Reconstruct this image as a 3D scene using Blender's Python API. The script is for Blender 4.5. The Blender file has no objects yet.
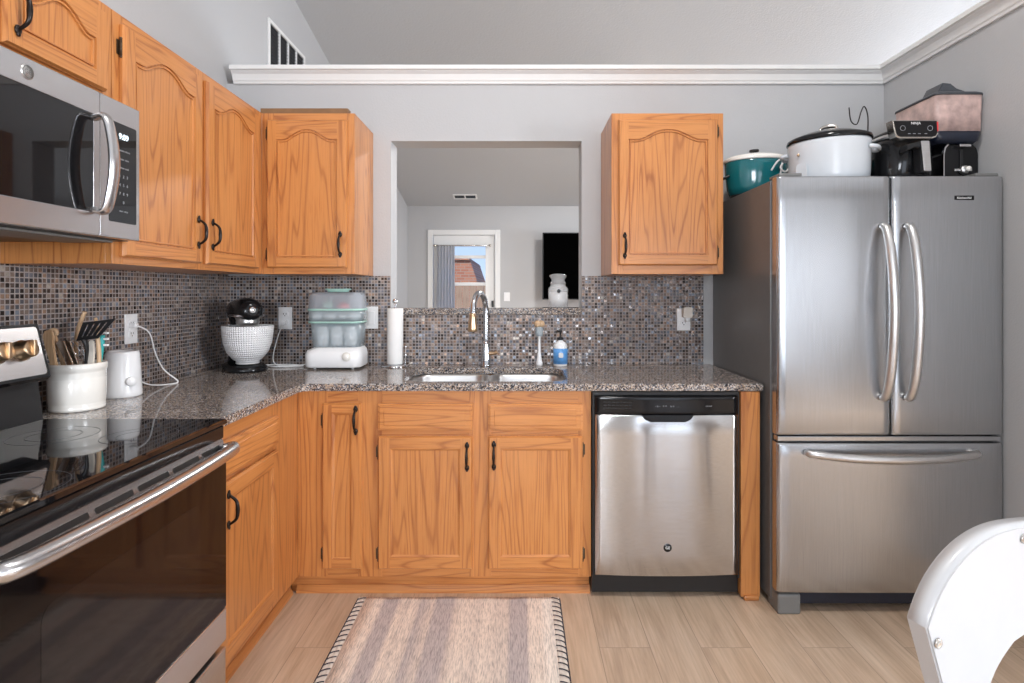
import bpy, bmesh, math, random
from mathutils import Vector, Matrix
random.seed(7)
PI = math.pi
SC = bpy.context.scene
COL = SC.collection

# ------------------------------------------------------------------ camera
cam_d = bpy.data.cameras.new('camera')
cam = bpy.data.objects.new('camera', cam_d)
COL.objects.link(cam)
cam.location = (0, 0, 1.26)
cam.rotation_euler = (PI / 2, 0, 0)
cam_d.sensor_width = 36.0
cam_d.lens = 565.0 / 1024.0 * 36.0
cam_d.shift_x = (512 - 519) / 1024.0
cam_d.shift_y = -(341.5 - 292) / 1024.0
cam_d.clip_start = 0.02
SC.camera = cam

# ------------------------------------------------------------------ world, exposure
w = bpy.data.worlds.new('sky')
SC.world = w
w.use_nodes = True
wn = w.node_tree.nodes
wl = w.node_tree.links
bg = wn['Background']
tc = wn.new('ShaderNodeTexCoord')
sp = wn.new('ShaderNodeSeparateXYZ')
wl.new(tc.outputs['Generated'], sp.inputs[0])
cr = wn.new('ShaderNodeValToRGB')
cr.color_ramp.elements[0].position = 0.0
cr.color_ramp.elements[0].color = (0.62, 0.78, 1.0, 1)
cr.color_ramp.elements[1].position = 0.35
cr.color_ramp.elements[1].color = (0.13, 0.30, 0.72, 1)
wl.new(sp.outputs['Z'], cr.inputs[0])
wl.new(cr.outputs[0], bg.inputs['Color'])
bg.inputs['Strength'].default_value = 1.1

SC.view_settings.view_transform = 'Standard'
SC.view_settings.look = 'None'
SC.view_settings.gamma = 1.0
SC.view_settings.use_curve_mapping = False
SC.view_settings.exposure = 0.12
SC.cycles.use_denoising = True
SC.cycles.max_bounces = 10
SC.cycles.diffuse_bounces = 5
SC.cycles.glossy_bounces = 5
SC.cycles.transparent_max_bounces = 16
SC.cycles.caustics_reflective = False
SC.cycles.caustics_refractive = False
SC.cycles.sample_clamp_indirect = 6.0


def area(name, loc, target, sx, sy, power, color=(1, 1, 1)):
    d = bpy.data.lights.new(name, 'AREA')
    d.shape = 'RECTANGLE'
    d.size = sx
    d.size_y = sy
    d.energy = power
    d.color = color
    o = bpy.data.objects.new(name, d)
    COL.objects.link(o)
    o.location = loc
    v = Vector(target) - Vector(loc)
    o.rotation_euler = v.to_track_quat('-Z', 'Y').to_euler()
    return o


# daylight standing outside each window opening (windows are built below)
area('daylight_patio_door', (1.95, -3.32, 1.10), (1.95, 0, 1.10), 1.7, 1.95, 30, (0.90, 0.95, 1.0))
area('daylight_rear_window', (-0.35, -3.32, 1.55), (-0.35, 0, 1.5), 1.3, 1.1, 120, (0.93, 0.965, 1.0))
area('daylight_side_window', (4.95, -0.9, 1.50), (0, -0.9, 1.45), 1.9, 1.3, 250, (0.98, 0.99, 1.0))
area('fill_living_window', (4.95, 5.3, 1.50), (0, 5.3, 1.4), 2.2, 1.4, 165, (0.90, 0.95, 1.0))  # unseen window light, added to brighten the living room
# winter sun on the yard behind the far door
sun_d = bpy.data.lights.new('sun', 'SUN')
sun_d.energy = 3.0
sun_d.angle = 0.01
sun_d.color = (1.0, 0.93, 0.82)
sun = bpy.data.objects.new('sun', sun_d)
COL.objects.link(sun)
sun.rotation_euler = Vector((0.55, 0.75, -0.55)).to_track_quat('-Z', 'Y').to_euler()


# ------------------------------------------------------------------ materials
class NT:
    def __init__(s, name):
        s.m = bpy.data.materials.new(name)
        s.m.use_nodes = True
        s.n = s.m.node_tree.nodes
        s.l = s.m.node_tree.links
        s.b = s.n['Principled BSDF']

    def new(s, t, **kw):
        x = s.n.new(t)
        for k, v in kw.items():
            setattr(x, k, v)
        return x

    def link(s, a, b):
        s.l.new(a, b)

    def coords(s, scale=(1, 1, 1), rnd=False, kind='Object', loc=(0, 0, 0)):
        t = s.new('ShaderNodeTexCoord')
        mp = s.new('ShaderNodeMapping')
        mp.inputs['Scale'].default_value = scale
        mp.inputs['Location'].default_value = loc
        if rnd:
            oi = s.new('ShaderNodeObjectInfo')
            mu = s.new('ShaderNodeMath', operation='MULTIPLY')
            mu.inputs[1].default_value = 13.7
            s.link(oi.outputs['Random'], mu.inputs[0])
            va = s.new('ShaderNodeVectorMath', operation='ADD')
            s.link(t.outputs[kind], va.inputs[0])
            s.link(mu.outputs[0], va.inputs[1])
            s.link(va.outputs[0], mp.inputs['Vector'])
        else:
            s.link(t.outputs[kind], mp.inputs['Vector'])
        return mp.outputs['Vector']

    def ramp(s, src, stops, interp='LINEAR'):
        r = s.new('ShaderNodeValToRGB')
        r.color_ramp.interpolation = interp
        e = r.color_ramp.elements
        while len(e) < len(stops):
            e.new(0.5)
        for i, (p, c) in enumerate(stops):
            e[i].position = p
            e[i].color = (c[0], c[1], c[2], 1) if len(c) == 3 else c
        s.link(src, r.inputs[0])
        return r.outputs[0]

    def noise(s, vec, scale, detail=3, rough=0.5, dist=0.0):
        x = s.new('ShaderNodeTexNoise')
        x.inputs['Scale'].default_value = scale
        x.inputs['Detail'].default_value = detail
        x.inputs['Roughness'].default_value = rough
        x.inputs['Distortion'].default_value = dist
        s.link(vec, x.inputs['Vector'])
        return x.outputs['Fac']

    def mix(s, f, a, b, mode='MIX'):
        x = s.new('ShaderNodeMix', data_type='RGBA', blend_type=mode)
        for sock, v in ((x.inputs[0], f), (x.inputs[6], a), (x.inputs[7], b)):
            if hasattr(v, 'links'):
                s.link(v, sock)
            elif isinstance(v, (int, float)):
                sock.default_value = v
            else:
                sock.default_value = (v[0], v[1], v[2], 1)
        return x.outputs[2]

    def bump(s, h, strength, dist=0.001):
        x = s.new('ShaderNodeBump')
        x.inputs['Strength'].default_value = strength
        x.inputs['Distance'].default_value = dist
        s.link(h, x.inputs['Height'])
        s.link(x.outputs[0], s.b.inputs['Normal'])

    def set(s, **kw):
        for k, v in kw.items():
            i = s.b.inputs[k.replace('_', ' ')]
            if hasattr(v, 'links'):
                s.link(v, i)
            else:
                i.default_value = v if not isinstance(v, tuple) or len(v) == 4 else (v[0], v[1], v[2], 1)
        return s.m


def plain(name, col, rough=0.5, metal=0.0, coat=0.0, var=0.06, **kw):
    t = NT(name)
    v = t.coords((1, 1, 1))
    f = t.noise(v, 25, 3)
    d = tuple(c * (1 - var) for c in col)
    u = tuple(min(1, c * (1 + var)) for c in col)
    t.set(Base_Color=t.ramp(f, [(0.3, d), (0.7, u)]), Roughness=rough, Metallic=metal)
    if coat:
        t.set(Coat_Weight=coat, Coat_Roughness=0.04)
    if kw:
        t.set(**kw)
    return t.m


def wood(name, grain, base, dark, light, rough=0.33):
    t = NT(name)
    st = {'Z': (1, 1, 0.07), 'X': (0.07, 1, 1), 'Y': (1, 0.07, 1)}[grain]
    v = t.coords(st, rnd=True)
    # cathedral figure: stretched noise contours
    big = t.noise(v, 8.0, 2, 0.35, 0.15)
    mu = t.new('ShaderNodeMath', operation='MULTIPLY'); mu.inputs[1].default_value = 105
    t.link(big, mu.inputs[0])
    si = t.new('ShaderNodeMath', operation='SINE')
    t.link(mu.outputs[0], si.inputs[0])
    ma = t.new('ShaderNodeMath', operation='MULTIPLY_ADD'); ma.inputs[1].default_value = 0.5; ma.inputs[2].default_value = 0.5
    t.link(si.outputs[0], ma.inputs[0])
    c1 = t.ramp(ma.outputs[0], [(0.0, base), (0.72, tuple(b_ * .96 for b_ in base)), (0.93, tuple((a_ + b_) / 2 for a_, b_ in zip(base, dark))), (1.0, dark)])
    # pores
    st2 = {'Z': (1, 1, 0.03), 'X': (0.03, 1, 1), 'Y': (1, 0.03, 1)}[grain]
    v2 = t.coords(st2, rnd=True)
    fine = t.noise(v2, 150, 3, 0.7)
    c2 = t.ramp(fine, [(0.34, (.70, .50, .36)), (0.50, (1, 1, 1)), (0.66, (1.12, 1.12, 1.10))])
    c = t.mix(0.55, c1, c2, 'MULTIPLY')
    v3 = t.coords((1, 1, 1), rnd=True)
    bl = t.noise(v3, 3.5, 2)
    c = t.mix(t.ramp(bl, [(0.35, (0, 0, 0)), (0.75, (0.5, 0.5, 0.5))]), c, light)
    t.set(Base_Color=c, Roughness=rough, Coat_Weight=0.25, Coat_Roughness=0.22)
    t.bump(fine, 0.12, 0.0006)
    return t.m


OB, OD, OL = (0.575, 0.235, 0.068), (0.37, 0.125, 0.034), (0.60, 0.26, 0.085)
M = {}
M['oak_v'] = wood('oak_vertical_grain', 'Z', OB, OD, OL)
M['oak_h'] = wood('oak_horizontal_grain', 'X', OB, OD, OL)
M['oak_y'] = wood('oak_depth_grain', 'Y', OB, OD, OL)
M['utensil_wood'] = wood('utensil_wood', 'Z', (0.62, 0.42, 0.25), (0.5, 0.31, 0.17), (0.7, 0.5, 0.32), 0.6)
M['fence_wood'] = wood('fence_wood', 'Z', (0.50, 0.33, 0.22), (0.35, 0.22, 0.15), (0.55, 0.4, 0.28), 0.8)


def mosaic(name, axes):
    t = NT(name)
    tcn = t.new('ShaderNodeTexCoord')
    s = t.new('ShaderNodeSeparateXYZ')
    t.link(tcn.outputs['Object'], s.inputs[0])
    size = 0.0163
    fr = []
    fl = []
    for a in axes:
        d = t.new('ShaderNodeMath', operation='DIVIDE'); d.inputs[1].default_value = size
        t.link(s.outputs[a], d.inputs[0])
        f1 = t.new('ShaderNodeMath', operation='FLOOR'); t.link(d.outputs[0], f1.inputs[0])
        f2 = t.new('ShaderNodeMath', operation='FRACT'); t.link(d.outputs[0], f2.inputs[0])
        # distance from the tile's middle
        sb = t.new('ShaderNodeMath', operation='SUBTRACT'); sb.inputs[1].default_value = 0.5
        t.link(f2.outputs[0], sb.inputs[0])
        ab = t.new('ShaderNodeMath', operation='ABSOLUTE'); t.link(sb.outputs[0], ab.inputs[0])
        fr.append(ab.outputs[0]); fl.append(f1.outputs[0])
    mx = t.new('ShaderNodeMath', operation='MAXIMUM')
    t.link(fr[0], mx.inputs[0]); t.link(fr[1], mx.inputs[1])
    grout = t.ramp(mx.outputs[0], [(0.36, (0, 0, 0)), (0.42, (1, 1, 1))])
    cb = t.new('ShaderNodeCombineXYZ')
    t.link(fl[0], cb.inputs[0]); t.link(fl[1], cb.inputs[1])
    wnz = t.new('ShaderNodeTexWhiteNoise')
    t.link(cb.outputs[0], wnz.inputs['Vector'])
    col = t.ramp(wnz.outputs['Value'], [
        (0.0, (0.030, 0.022, 0.020)), (0.15, (0.080, 0.055, 0.045)), (0.32, (0.16, 0.115, 0.095)),
        (0.48, (0.095, 0.095, 0.110)), (0.60, (0.23, 0.175, 0.145)), (0.74, (0.15, 0.15, 0.175)),
        (0.84, (0.29, 0.185, 0.13)), (0.92, (0.18, 0.21, 0.26)), (0.97, (0.37, 0.33, 0.29))], 'CONSTANT')
    nz = t.noise(t.coords((1, 1, 1)), 90, 3)
    col = t.mix(0.35, col, t.ramp(nz, [(0.3, (0.5, 0.5, 0.5)), (0.7, (1.5, 1.4, 1.3))]), 'MULTIPLY')
    col = t.mix(grout, col, (0.37, 0.325, 0.305))
    cb2 = t.new('ShaderNodeVectorMath', operation='ADD'); cb2.inputs[1].default_value = (7.3, 3.1, 0)
    t.link(cb.outputs[0], cb2.inputs[0])
    w2 = t.new('ShaderNodeTexWhiteNoise')
    t.link(cb2.outputs[0], w2.inputs['Vector'])
    rg = t.ramp(w2.outputs['Value'], [(0.0, (0.12, 0.12, 0.12)), (1.0, (0.45, 0.45, 0.45))])
    rr = t.mix(grout, rg, (0.8, 0.8, 0.8))
    mt = t.mix(grout, t.ramp(w2.outputs['Value'], [(0.45, (0.05, 0.05, 0.05)), (0.75, (0.55, 0.55, 0.55))]), (0, 0, 0))
    t.set(Base_Color=col, Roughness=rr, Metallic=mt)
    # each tile tilts a touch, so single tiles catch the light
    geo = t.new('ShaderNodeNewGeometry')
    sb = t.new('ShaderNodeVectorMath', operation='SUBTRACT'); sb.inputs[1].default_value = (0.5, 0.5, 0.5)
    t.link(w2.outputs['Color'], sb.inputs[0])
    sc = t.new('ShaderNodeVectorMath', operation='SCALE'); sc.inputs['Scale'].default_value = 0.22
    t.link(sb.outputs[0], sc.inputs[0])
    ad = t.new('ShaderNodeVectorMath', operation='ADD')
    t.link(geo.outputs['Normal'], ad.inputs[0]); t.link(sc.outputs[0], ad.inputs[1])
    no = t.new('ShaderNodeVectorMath', operation='NORMALIZE')
    t.link(ad.outputs[0], no.inputs[0])
    bp = t.new('ShaderNodeBump'); bp.inputs['Strength'].default_value = 0.5; bp.inputs['Distance'].default_value = 0.001
    bp.invert = True
    t.link(grout, bp.inputs['Height']); t.link(no.outputs[0], bp.inputs['Normal'])
    t.link(bp.outputs[0], t.b.inputs['Normal'])
    return t.m


M['tile_back'] = mosaic('mosaic_tile_back', ('X', 'Z'))
M['tile_left'] = mosaic('mosaic_tile_left', ('Y', 'Z'))


def granite():
    t = NT('granite')
    v = t.coords((1, 1, 1))
    vo = t.new('ShaderNodeTexVoronoi'); vo.inputs['Scale'].default_value = 230
    t.link(v, vo.inputs['Vector'])
    sx = t.new('ShaderNodeSeparateColor'); t.link(vo.outputs['Color'], sx.inputs[0])
    c = t.ramp(sx.outputs[0], [(0.0, (0.025, 0.027, 0.035)), (0.20, (0.13, 0.13, 0.145)), (0.42, (0.34, 0.265, 0.205)),
                               (0.60, (0.50, 0.425, 0.36)), (0.78, (0.20, 0.215, 0.25)), (0.88, (0.62, 0.61, 0.60))], 'CONSTANT')
    n = t.noise(v, 330, 3)
    c = t.mix(0.5, c, t.ramp(n, [(0.35, (0.35, 0.33, 0.33)), (0.6, (1.3, 1.25, 1.2))]), 'MULTIPLY')
    b = t.noise(v, 9, 3)
    c = t.mix(0.35, c, t.ramp(b, [(0.3, (0.7, 0.65, 0.6)), (0.7, (1.1, 1.0, 0.92))]), 'MULTIPLY')
    return t.set(Base_Color=c, Roughness=0.07, Specular_IOR_Level=0.6)


M['granite'] = granite()


def floor_mat():
    t = NT('plank_floor')
    tcn = t.new('ShaderNodeTexCoord')
    mp = t.new('ShaderNodeMapping'); mp.inputs['Rotation'].default_value = (0, 0, PI / 2)
    mp.inputs['Location'].default_value = (0.33, 0.075, 0)
    t.link(tcn.outputs['Object'], mp.inputs['Vector'])
    br = t.new('ShaderNodeTexBrick')
    br.inputs['Scale'].default_value = 1.0
    br.inputs['Brick Width'].default_value = 1.22
    br.inputs['Row Height'].default_value = 0.18
    br.inputs['Mortar Size'].default_value = 0.0016
    br.inputs['Mortar Smooth'].default_value = 0.3
    br.inputs['Color1'].default_value = (0, 0, 0, 1)
    br.inputs['Color2'].default_value = (1, 1, 1, 1)
    br.inputs['Mortar'].default_value = (0.5, 0.5, 0.5, 1)
    br.offset = 0.37
    t.link(mp.outputs[0], br.inputs['Vector'])
    va = t.new('ShaderNodeVectorMath', operation='MULTIPLY_ADD')
    va.inputs[1].default_value = (3.1, 5.3, 2.2)
    t.link(br.outputs['Color'], va.inputs[0]); t.link(tcn.outputs['Object'], va.inputs[2])
    m2 = t.new('ShaderNodeMapping'); m2.inputs['Scale'].default_value = (1, 0.10, 1)
    t.link(va.outputs[0], m2.inputs['Vector'])
    f1 = t.noise(m2.outputs[0], 14, 5, 0.62, 0.8)
    m3 = t.new('ShaderNodeMapping'); m3.inputs['Scale'].default_value = (1, 0.04, 1)
    t.link(va.outputs[0], m3.inputs['Vector'])
    f2 = t.noise(m3.outputs[0], 120, 3, 0.6)
    c = t.ramp(f1, [(0.25, (0.39, 0.270, 0.180)), (0.5, (0.56, 0.410, 0.290)), (0.75, (0.66, 0.510, 0.380))])
    c = t.mix(0.30, c, t.ramp(f2, [(0.3, (0.55, 0.5, 0.45)), (0.6, (1.1, 1.1, 1.1))]), 'MULTIPLY')
    c = t.mix(0.22, c, t.ramp(br.outputs['Color'], [(0, (0.85, 0.85, 0.86)), (1, (1.15, 1.12, 1.10))]), 'MULTIPLY')
    c = t.mix(t.ramp(br.outputs['Fac'], [(0, (0, 0, 0)), (1, (.55, .55, .55))]), c, (0.20, 0.14, 0.10))
    t.set(Base_Color=c, Roughness=0.36)
    t.bump(f2, 0.06, 0.0008)
    return t.m


M['floor'] = floor_mat()


def wall_paint(name, col, bumpy=0.25, scale=110):
    t = NT(name)
    v = t.coords((1, 1, 1))
    n = t.noise(v, scale, 3, 0.6)
    t.set(Base_Color=col, Roughness=0.5)
    t.bump(n, bumpy, 0.004)
    return t.m


M['wall'] = wall_paint('wall_paint_grey', (0.487, 0.489, 0.496))
M['ceiling'] = wall_paint('ceiling_paint', (0.49, 0.505, 0.52), 0.5, 60)
M['trim'] = plain('white_trim', (0.80, 0.80, 0.79), 0.4, var=0.01)


def steel(name, axis, rough=0.20, col=(0.60, 0.60, 0.60), aniso=0.75, rot=0.0, lines=0.05, tangent='Z'):
    t = NT(name)
    st = {'X': (0.01, 1, 1), 'Z': (1, 1, 0.01), 'Y': (1, 0.01, 1)}[axis]
    v = t.coords(st)
    n = t.noise(v, 700, 2)
    tg = t.new('ShaderNodeTangent', direction_type='RADIAL', axis=tangent)
    t.set(Base_Color=t.ramp(n, [(0.3, tuple(c * 0.93 for c in col)), (0.7, tuple(min(1, c * 1.07) for c in col))]),
          Metallic=1.0, Roughness=rough, Anisotropic=aniso, Anisotropic_Rotation=rot)
    t.link(tg.outputs[0], t.b.inputs['Tangent'])
    t.bump(n, lines, 0.0003)
    return t.m


M['steel'] = steel('brushed_steel', 'X', rough=0.16, rot=0.25, aniso=0.93)                       # streaks spread up and down
M['steel_fridge'] = steel('brushed_steel_fridge', 'Z', 0.24, (0.50, 0.51, 0.525), 0.45, 0.0)
M['steel_plain'] = steel('satin_steel', 'X', 0.32, (0.68, 0.67, 0.66), 0.0)
M['steel_range'] = steel('brushed_steel_range', 'Y', 0.27, (0.62, 0.61, 0.615), 0.5)
M['fridge_side'] = plain('grey_fridge_side', (0.125, 0.125, 0.125), 0.30, var=0.03)
M['chrome'] = plain('polished_chrome', (0.80, 0.80, 0.82), 0.08, 1.0, var=0.01)
M['faucet_steel'] = plain('faucet_steel', (0.55, 0.57, 0.60), 0.20, 1.0, var=0.02)
M['nickel'] = plain('brushed_nickel', (0.66, 0.62, 0.57), 0.22, 1.0, var=0.02)
M['champagne'] = plain('champagne_metal', (0.66, 0.47, 0.30), 0.30, 1.0, var=0.02)
M['bronze'] = plain('dark_bronze', (0.022, 0.016, 0.014), 0.28, 0.6, var=0.1)
M['hinge'] = plain('aged_brass_hinge', (0.10, 0.065, 0.04), 0.4, 0.7, var=0.2)
M['black_glass'] = plain('black_glass', (0.006, 0.006, 0.007), 0.03, var=0.0, Specular_IOR_Level=0.6)
M['oven_glass'] = plain('oven_door_glass', (0.006, 0.004, 0.004), 0.05, var=0.0, Specular_IOR_Level=0.30)
M['oven_window'] = plain('oven_window_glass', (0.009, 0.007, 0.007), 0.06, var=0.0, Specular_IOR_Level=0.36)
M['black'] = plain('black_plastic', (0.012, 0.012, 0.013), 0.35, var=0.1)
M['black_gloss'] = plain('black_gloss_enamel', (0.008, 0.008, 0.009), 0.13, var=0.05, Specular_IOR_Level=0.35)
M['navy_black'] = plain('blue_black_plastic', (0.012, 0.016, 0.030), 0.30, var=0.1)
M['dark_grey'] = plain('dark_grey_plastic', (0.06, 0.065, 0.075), 0.4, var=0.1)
M['foot_grey'] = plain('grey_painted_metal', (0.16, 0.16, 0.155), 0.4, var=0.03)
M['white'] = plain('white_plastic', (0.87, 0.87, 0.87), 0.3, var=0.01)
M['white_gloss'] = plain('white_enamel', (0.87, 0.88, 0.89), 0.15, var=0.01, coat=0.3)
M['roaster_white'] = plain('greyish_white_enamel', (0.62, 0.66, 0.70), 0.25, var=0.01)
M['cream'] = plain('cream_ceramic', (0.87, 0.845, 0.79), 0.18, var=0.015, coat=0.4)
M['beige'] = plain('beige_plastic', (0.72, 0.66, 0.58), 0.4, var=0.02)
M['mint'] = plain('mint_plastic', (0.42, 0.66, 0.58), 0.35, var=0.02)
M['teal'] = plain('teal_enamel', (0.004, 0.130, 0.150), 0.16, var=0.05, coat=0.5)
M['teal_silicone'] = plain('teal_silicone', (0.03, 0.38, 0.38), 0.4)
M['paper'] = plain('paper_towel', (0.88, 0.87, 0.85), 0.9, var=0.01)
M['blue_label'] = plain('blue_label', (0.12, 0.36, 0.75), 0.35, var=0.25)
M['pink'] = plain('pinkish_cereal', (0.50, 0.36, 0.33), 0.45, var=0.3)
M['red'] = plain('red_plastic', (0.70, 0.05, 0.05), 0.35)
M['screen'] = plain('dark_screen', (0.001, 0.001, 0.001), 0.6, var=0.0, Specular_IOR_Level=0.0)
M['grey_print'] = plain('grey_print', (0.30, 0.31, 0.33), 0.5)
M['white_print'] = plain('white_print', (0.75, 0.75, 0.75), 0.5)
M['white_paint'] = plain('white_paint', (0.56, 0.565, 0.575), 0.35, var=0.01, coat=0.15)
def cloth(name, col):
    t = NT(name)
    t.set(Base_Color=col, Roughness=0.9)
    tl = t.n.new('ShaderNodeBsdfTranslucent'); tl.inputs[0].default_value = (*col, 1)
    mx = t.n.new('ShaderNodeMixShader'); mx.inputs[0].default_value = 0.25
    t.l.new(t.b.outputs[0], mx.inputs[1]); t.l.new(tl.outputs[0], mx.inputs[2])
    t.l.new(mx.outputs[0], t.n['Material Output'].inputs[0])
    return t.m
M['fabric'] = cloth('curtain_fabric', (0.88, 0.89, 0.92))
M['duct'] = plain('dark_duct', (0.02, 0.02, 0.022), 0.9)
M['siding'] = plain('house_trim', (0.85, 0.86, 0.9), 0.8)
M['ground'] = plain('dry_grass', (0.32, 0.25, 0.15), 0.95, var=0.3)
M['loose_board'] = plain('brown_loose_board', (0.22, 0.115, 0.05), 0.6, var=0.1)


def emis(name, col, s):
    t = NT(name)
    t.set(Base_Color=(0, 0, 0), Emission_Color=col, Emission_Strength=s)
    return t.m


M['display'] = emis('lit_display', (0.75, 0.9, 1.0), 3.0)
M['fill_lamp_glass'] = emis('fill_lamp_diffuser', (1.0, 0.93, 0.83), 9.0)  # glow of the added, unseen ceiling lamps


def pane_glass(name='window_glass', tint=(0.97, 0.98, 1.0), f=1.0):
    t = NT(name)
    n, l = t.n, t.l
    tr = n.new('ShaderNodeBsdfTransparent'); tr.inputs[0].default_value = (*tint, 1)
    gl = n.new('ShaderNodeBsdfGlossy'); gl.inputs['Roughness'].default_value = 0.02
    fr = n.new('ShaderNodeFresnel'); fr.inputs[0].default_value = 1.45
    mx = n.new('ShaderNodeMixShader')
    mm = n.new('ShaderNodeMath'); mm.operation = 'MULTIPLY'; mm.inputs[1].default_value = f
    ge = n.new('ShaderNodeNewGeometry')
    iv = n.new('ShaderNodeMath'); iv.operation = 'SUBTRACT'; iv.inputs[0].default_value = f
    l.new(ge.outputs['Backfacing'], iv.inputs[1])
    iv.use_clamp = True
    l.new(iv.outputs[0], mm.inputs[1])
    l.new(fr.outputs[0], mm.inputs[0])
    l.new(mm.outputs[0], mx.inputs[0]); l.new(tr.outputs[0], mx.inputs[1]); l.new(gl.outputs[0], mx.inputs[2])
    l.new(mx.outputs[0], n['Material Output'].inputs[0])
    return t.m


M['glass'] = pane_glass()


def frosted(name, tint, alpha, rough=0.2):
    t = NT(name)
    n, l = t.n, t.l
    tr = n.new('ShaderNodeBsdfTransparent'); tr.inputs[0].default_value = (1, 1, 1, 1)
    t.set(Base_Color=tint, Roughness=rough)
    mx = n.new('ShaderNodeMixShader'); mx.inputs[0].default_value = alpha
    l.new(tr.outputs[0], mx.inputs[1]); l.new(t.b.outputs[0], mx.inputs[2])
    l.new(mx.outputs[0], n['Material Output'].inputs[0])
    return t.m


M['frosted'] = frosted('frosted_plastic', (0.52, 0.60, 0.64), 0.52)
M['clear_plastic'] = frosted('clear_plastic', (0.62, 0.66, 0.72), 0.45, 0.1)
M['jar_glass'] = frosted('jar_glass', (0.85, 0.87, 0.88), 0.28, 0.05)


def brick_mat():
    t = NT('brick_wall')
    br = t.new('ShaderNodeTexBrick')
    br.inputs['Scale'].default_value = 1.0
    br.inputs['Brick Width'].default_value = 0.22
    br.inputs['Row Height'].default_value = 0.075
    br.inputs['Mortar Size'].default_value = 0.008
    br.inputs['Color1'].default_value = (0.52, 0.20, 0.12, 1)
    br.inputs['Color2'].default_value = (0.62, 0.27, 0.16, 1)
    br.inputs['Mortar'].default_value = (0.5, 0.38, 0.30, 1)
    mp = t.new('ShaderNodeMapping'); mp.inputs['Rotation'].default_value = (PI / 2, 0, 0)
    tcn = t.new('ShaderNodeTexCoord')
    t.link(tcn.outputs['Object'], mp.inputs[0]); t.link(mp.outputs[0], br.inputs['Vector'])
    return t.set(Base_Color=br.outputs['Color'], Roughness=0.9)


M['brick'] = brick_mat()


def rug_mat():
    t = NT('woven_rug')
    tcn = t.new('ShaderNodeTexCoord')
    s = t.new('ShaderNodeSeparateXYZ')
    t.link(tcn.outputs['Generated'], s.inputs[0])
    cream, grey, lg = (0.86, 0.76, 0.67), (0.54, 0.485, 0.48), (0.74, 0.65, 0.58)
    c = t.ramp(s.outputs['X'], [(0.0, cream), (0.09, cream), (0.115, grey), (0.175, grey), (0.20, cream), (0.24, lg), (0.26, cream),
                                (0.29, lg), (0.31, grey), (0.37, lg), (0.39, grey), (0.47, grey), (0.50, lg), (0.54, cream), (0.62, lg), (0.65, cream),
                                (0.72, lg), (0.765, lg), (0.785, grey), (0.86, grey), (0.875, cream), (1.0, cream)])
    v = t.coords((1, 0.06, 1))
    n1 = t.noise(v, 330, 2, 0.7)
    v2 = t.coords((1, 0.13, 1))
    n2 = t.noise(v2, 210, 2, 0.6)
    c = t.mix(0.5, c, t.ramp(n1, [(0.36, (0.42, 0.39, 0.40)), (0.5, (1.05, 1.02, 1.0))]), 'MULTIPLY')
    c = t.mix(0.42, c, t.ramp(n2, [(0.35, (0.5, 0.47, 0.46)), (0.55, (1.15, 1.12, 1.1))]), 'MULTIPLY')
    t.set(Base_Color=c, Roughness=0.95)
    t.bump(n2, 0.6, 0.003)
    return t.m


M['rug'] = rug_mat()
M['rug_edge'] = plain('rug_border_cream', (0.85, 0.78, 0.70), 0.95, var=0.05)
M['yarn'] = plain('dark_yarn', (0.045, 0.045, 0.055), 0.9)


def tread(name, col):
    """white ceramic with a fine grid of raised studs"""
    t = NT(name)
    tcn = t.new('ShaderNodeTexCoord')
    s = t.new('ShaderNodeSeparateXYZ'); t.link(tcn.outputs['Object'], s.inputs[0])
    at = t.new('ShaderNodeMath', operation='ARCTAN2'); t.link(s.outputs['Y'], at.inputs[0]); t.link(s.outputs['X'], at.inputs[1])
    out = []
    for src, k in ((at.outputs[0], 30.0), (s.outputs['Z'], 2 * PI / 0.021)):
        mu = t.new('ShaderNodeMath', operation='MULTIPLY'); mu.inputs[1].default_value = k if k > 100 else 32
        t.link(src, mu.inputs[0])
        sn = t.new('ShaderNodeMath', operation='SINE'); t.link(mu.outputs[0], sn.inputs[0])
        out.append(sn.outputs[0])
    m = t.new('ShaderNodeMath', operation='MULTIPLY'); t.link(out[0], m.inputs[0]); t.link(out[1], m.inputs[1])
    ab = t.new('ShaderNodeMath', operation='ABSOLUTE'); t.link(m.outputs[0], ab.inputs[0])
    t.set(Base_Color=col, Roughness=0.25, Coat_Weight=0.3)
    t.bump(ab.outputs[0], 1.0, 0.004)
    return t.m


M['studded'] = tread('studded_ceramic', (0.90, 0.90, 0.91))


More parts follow.
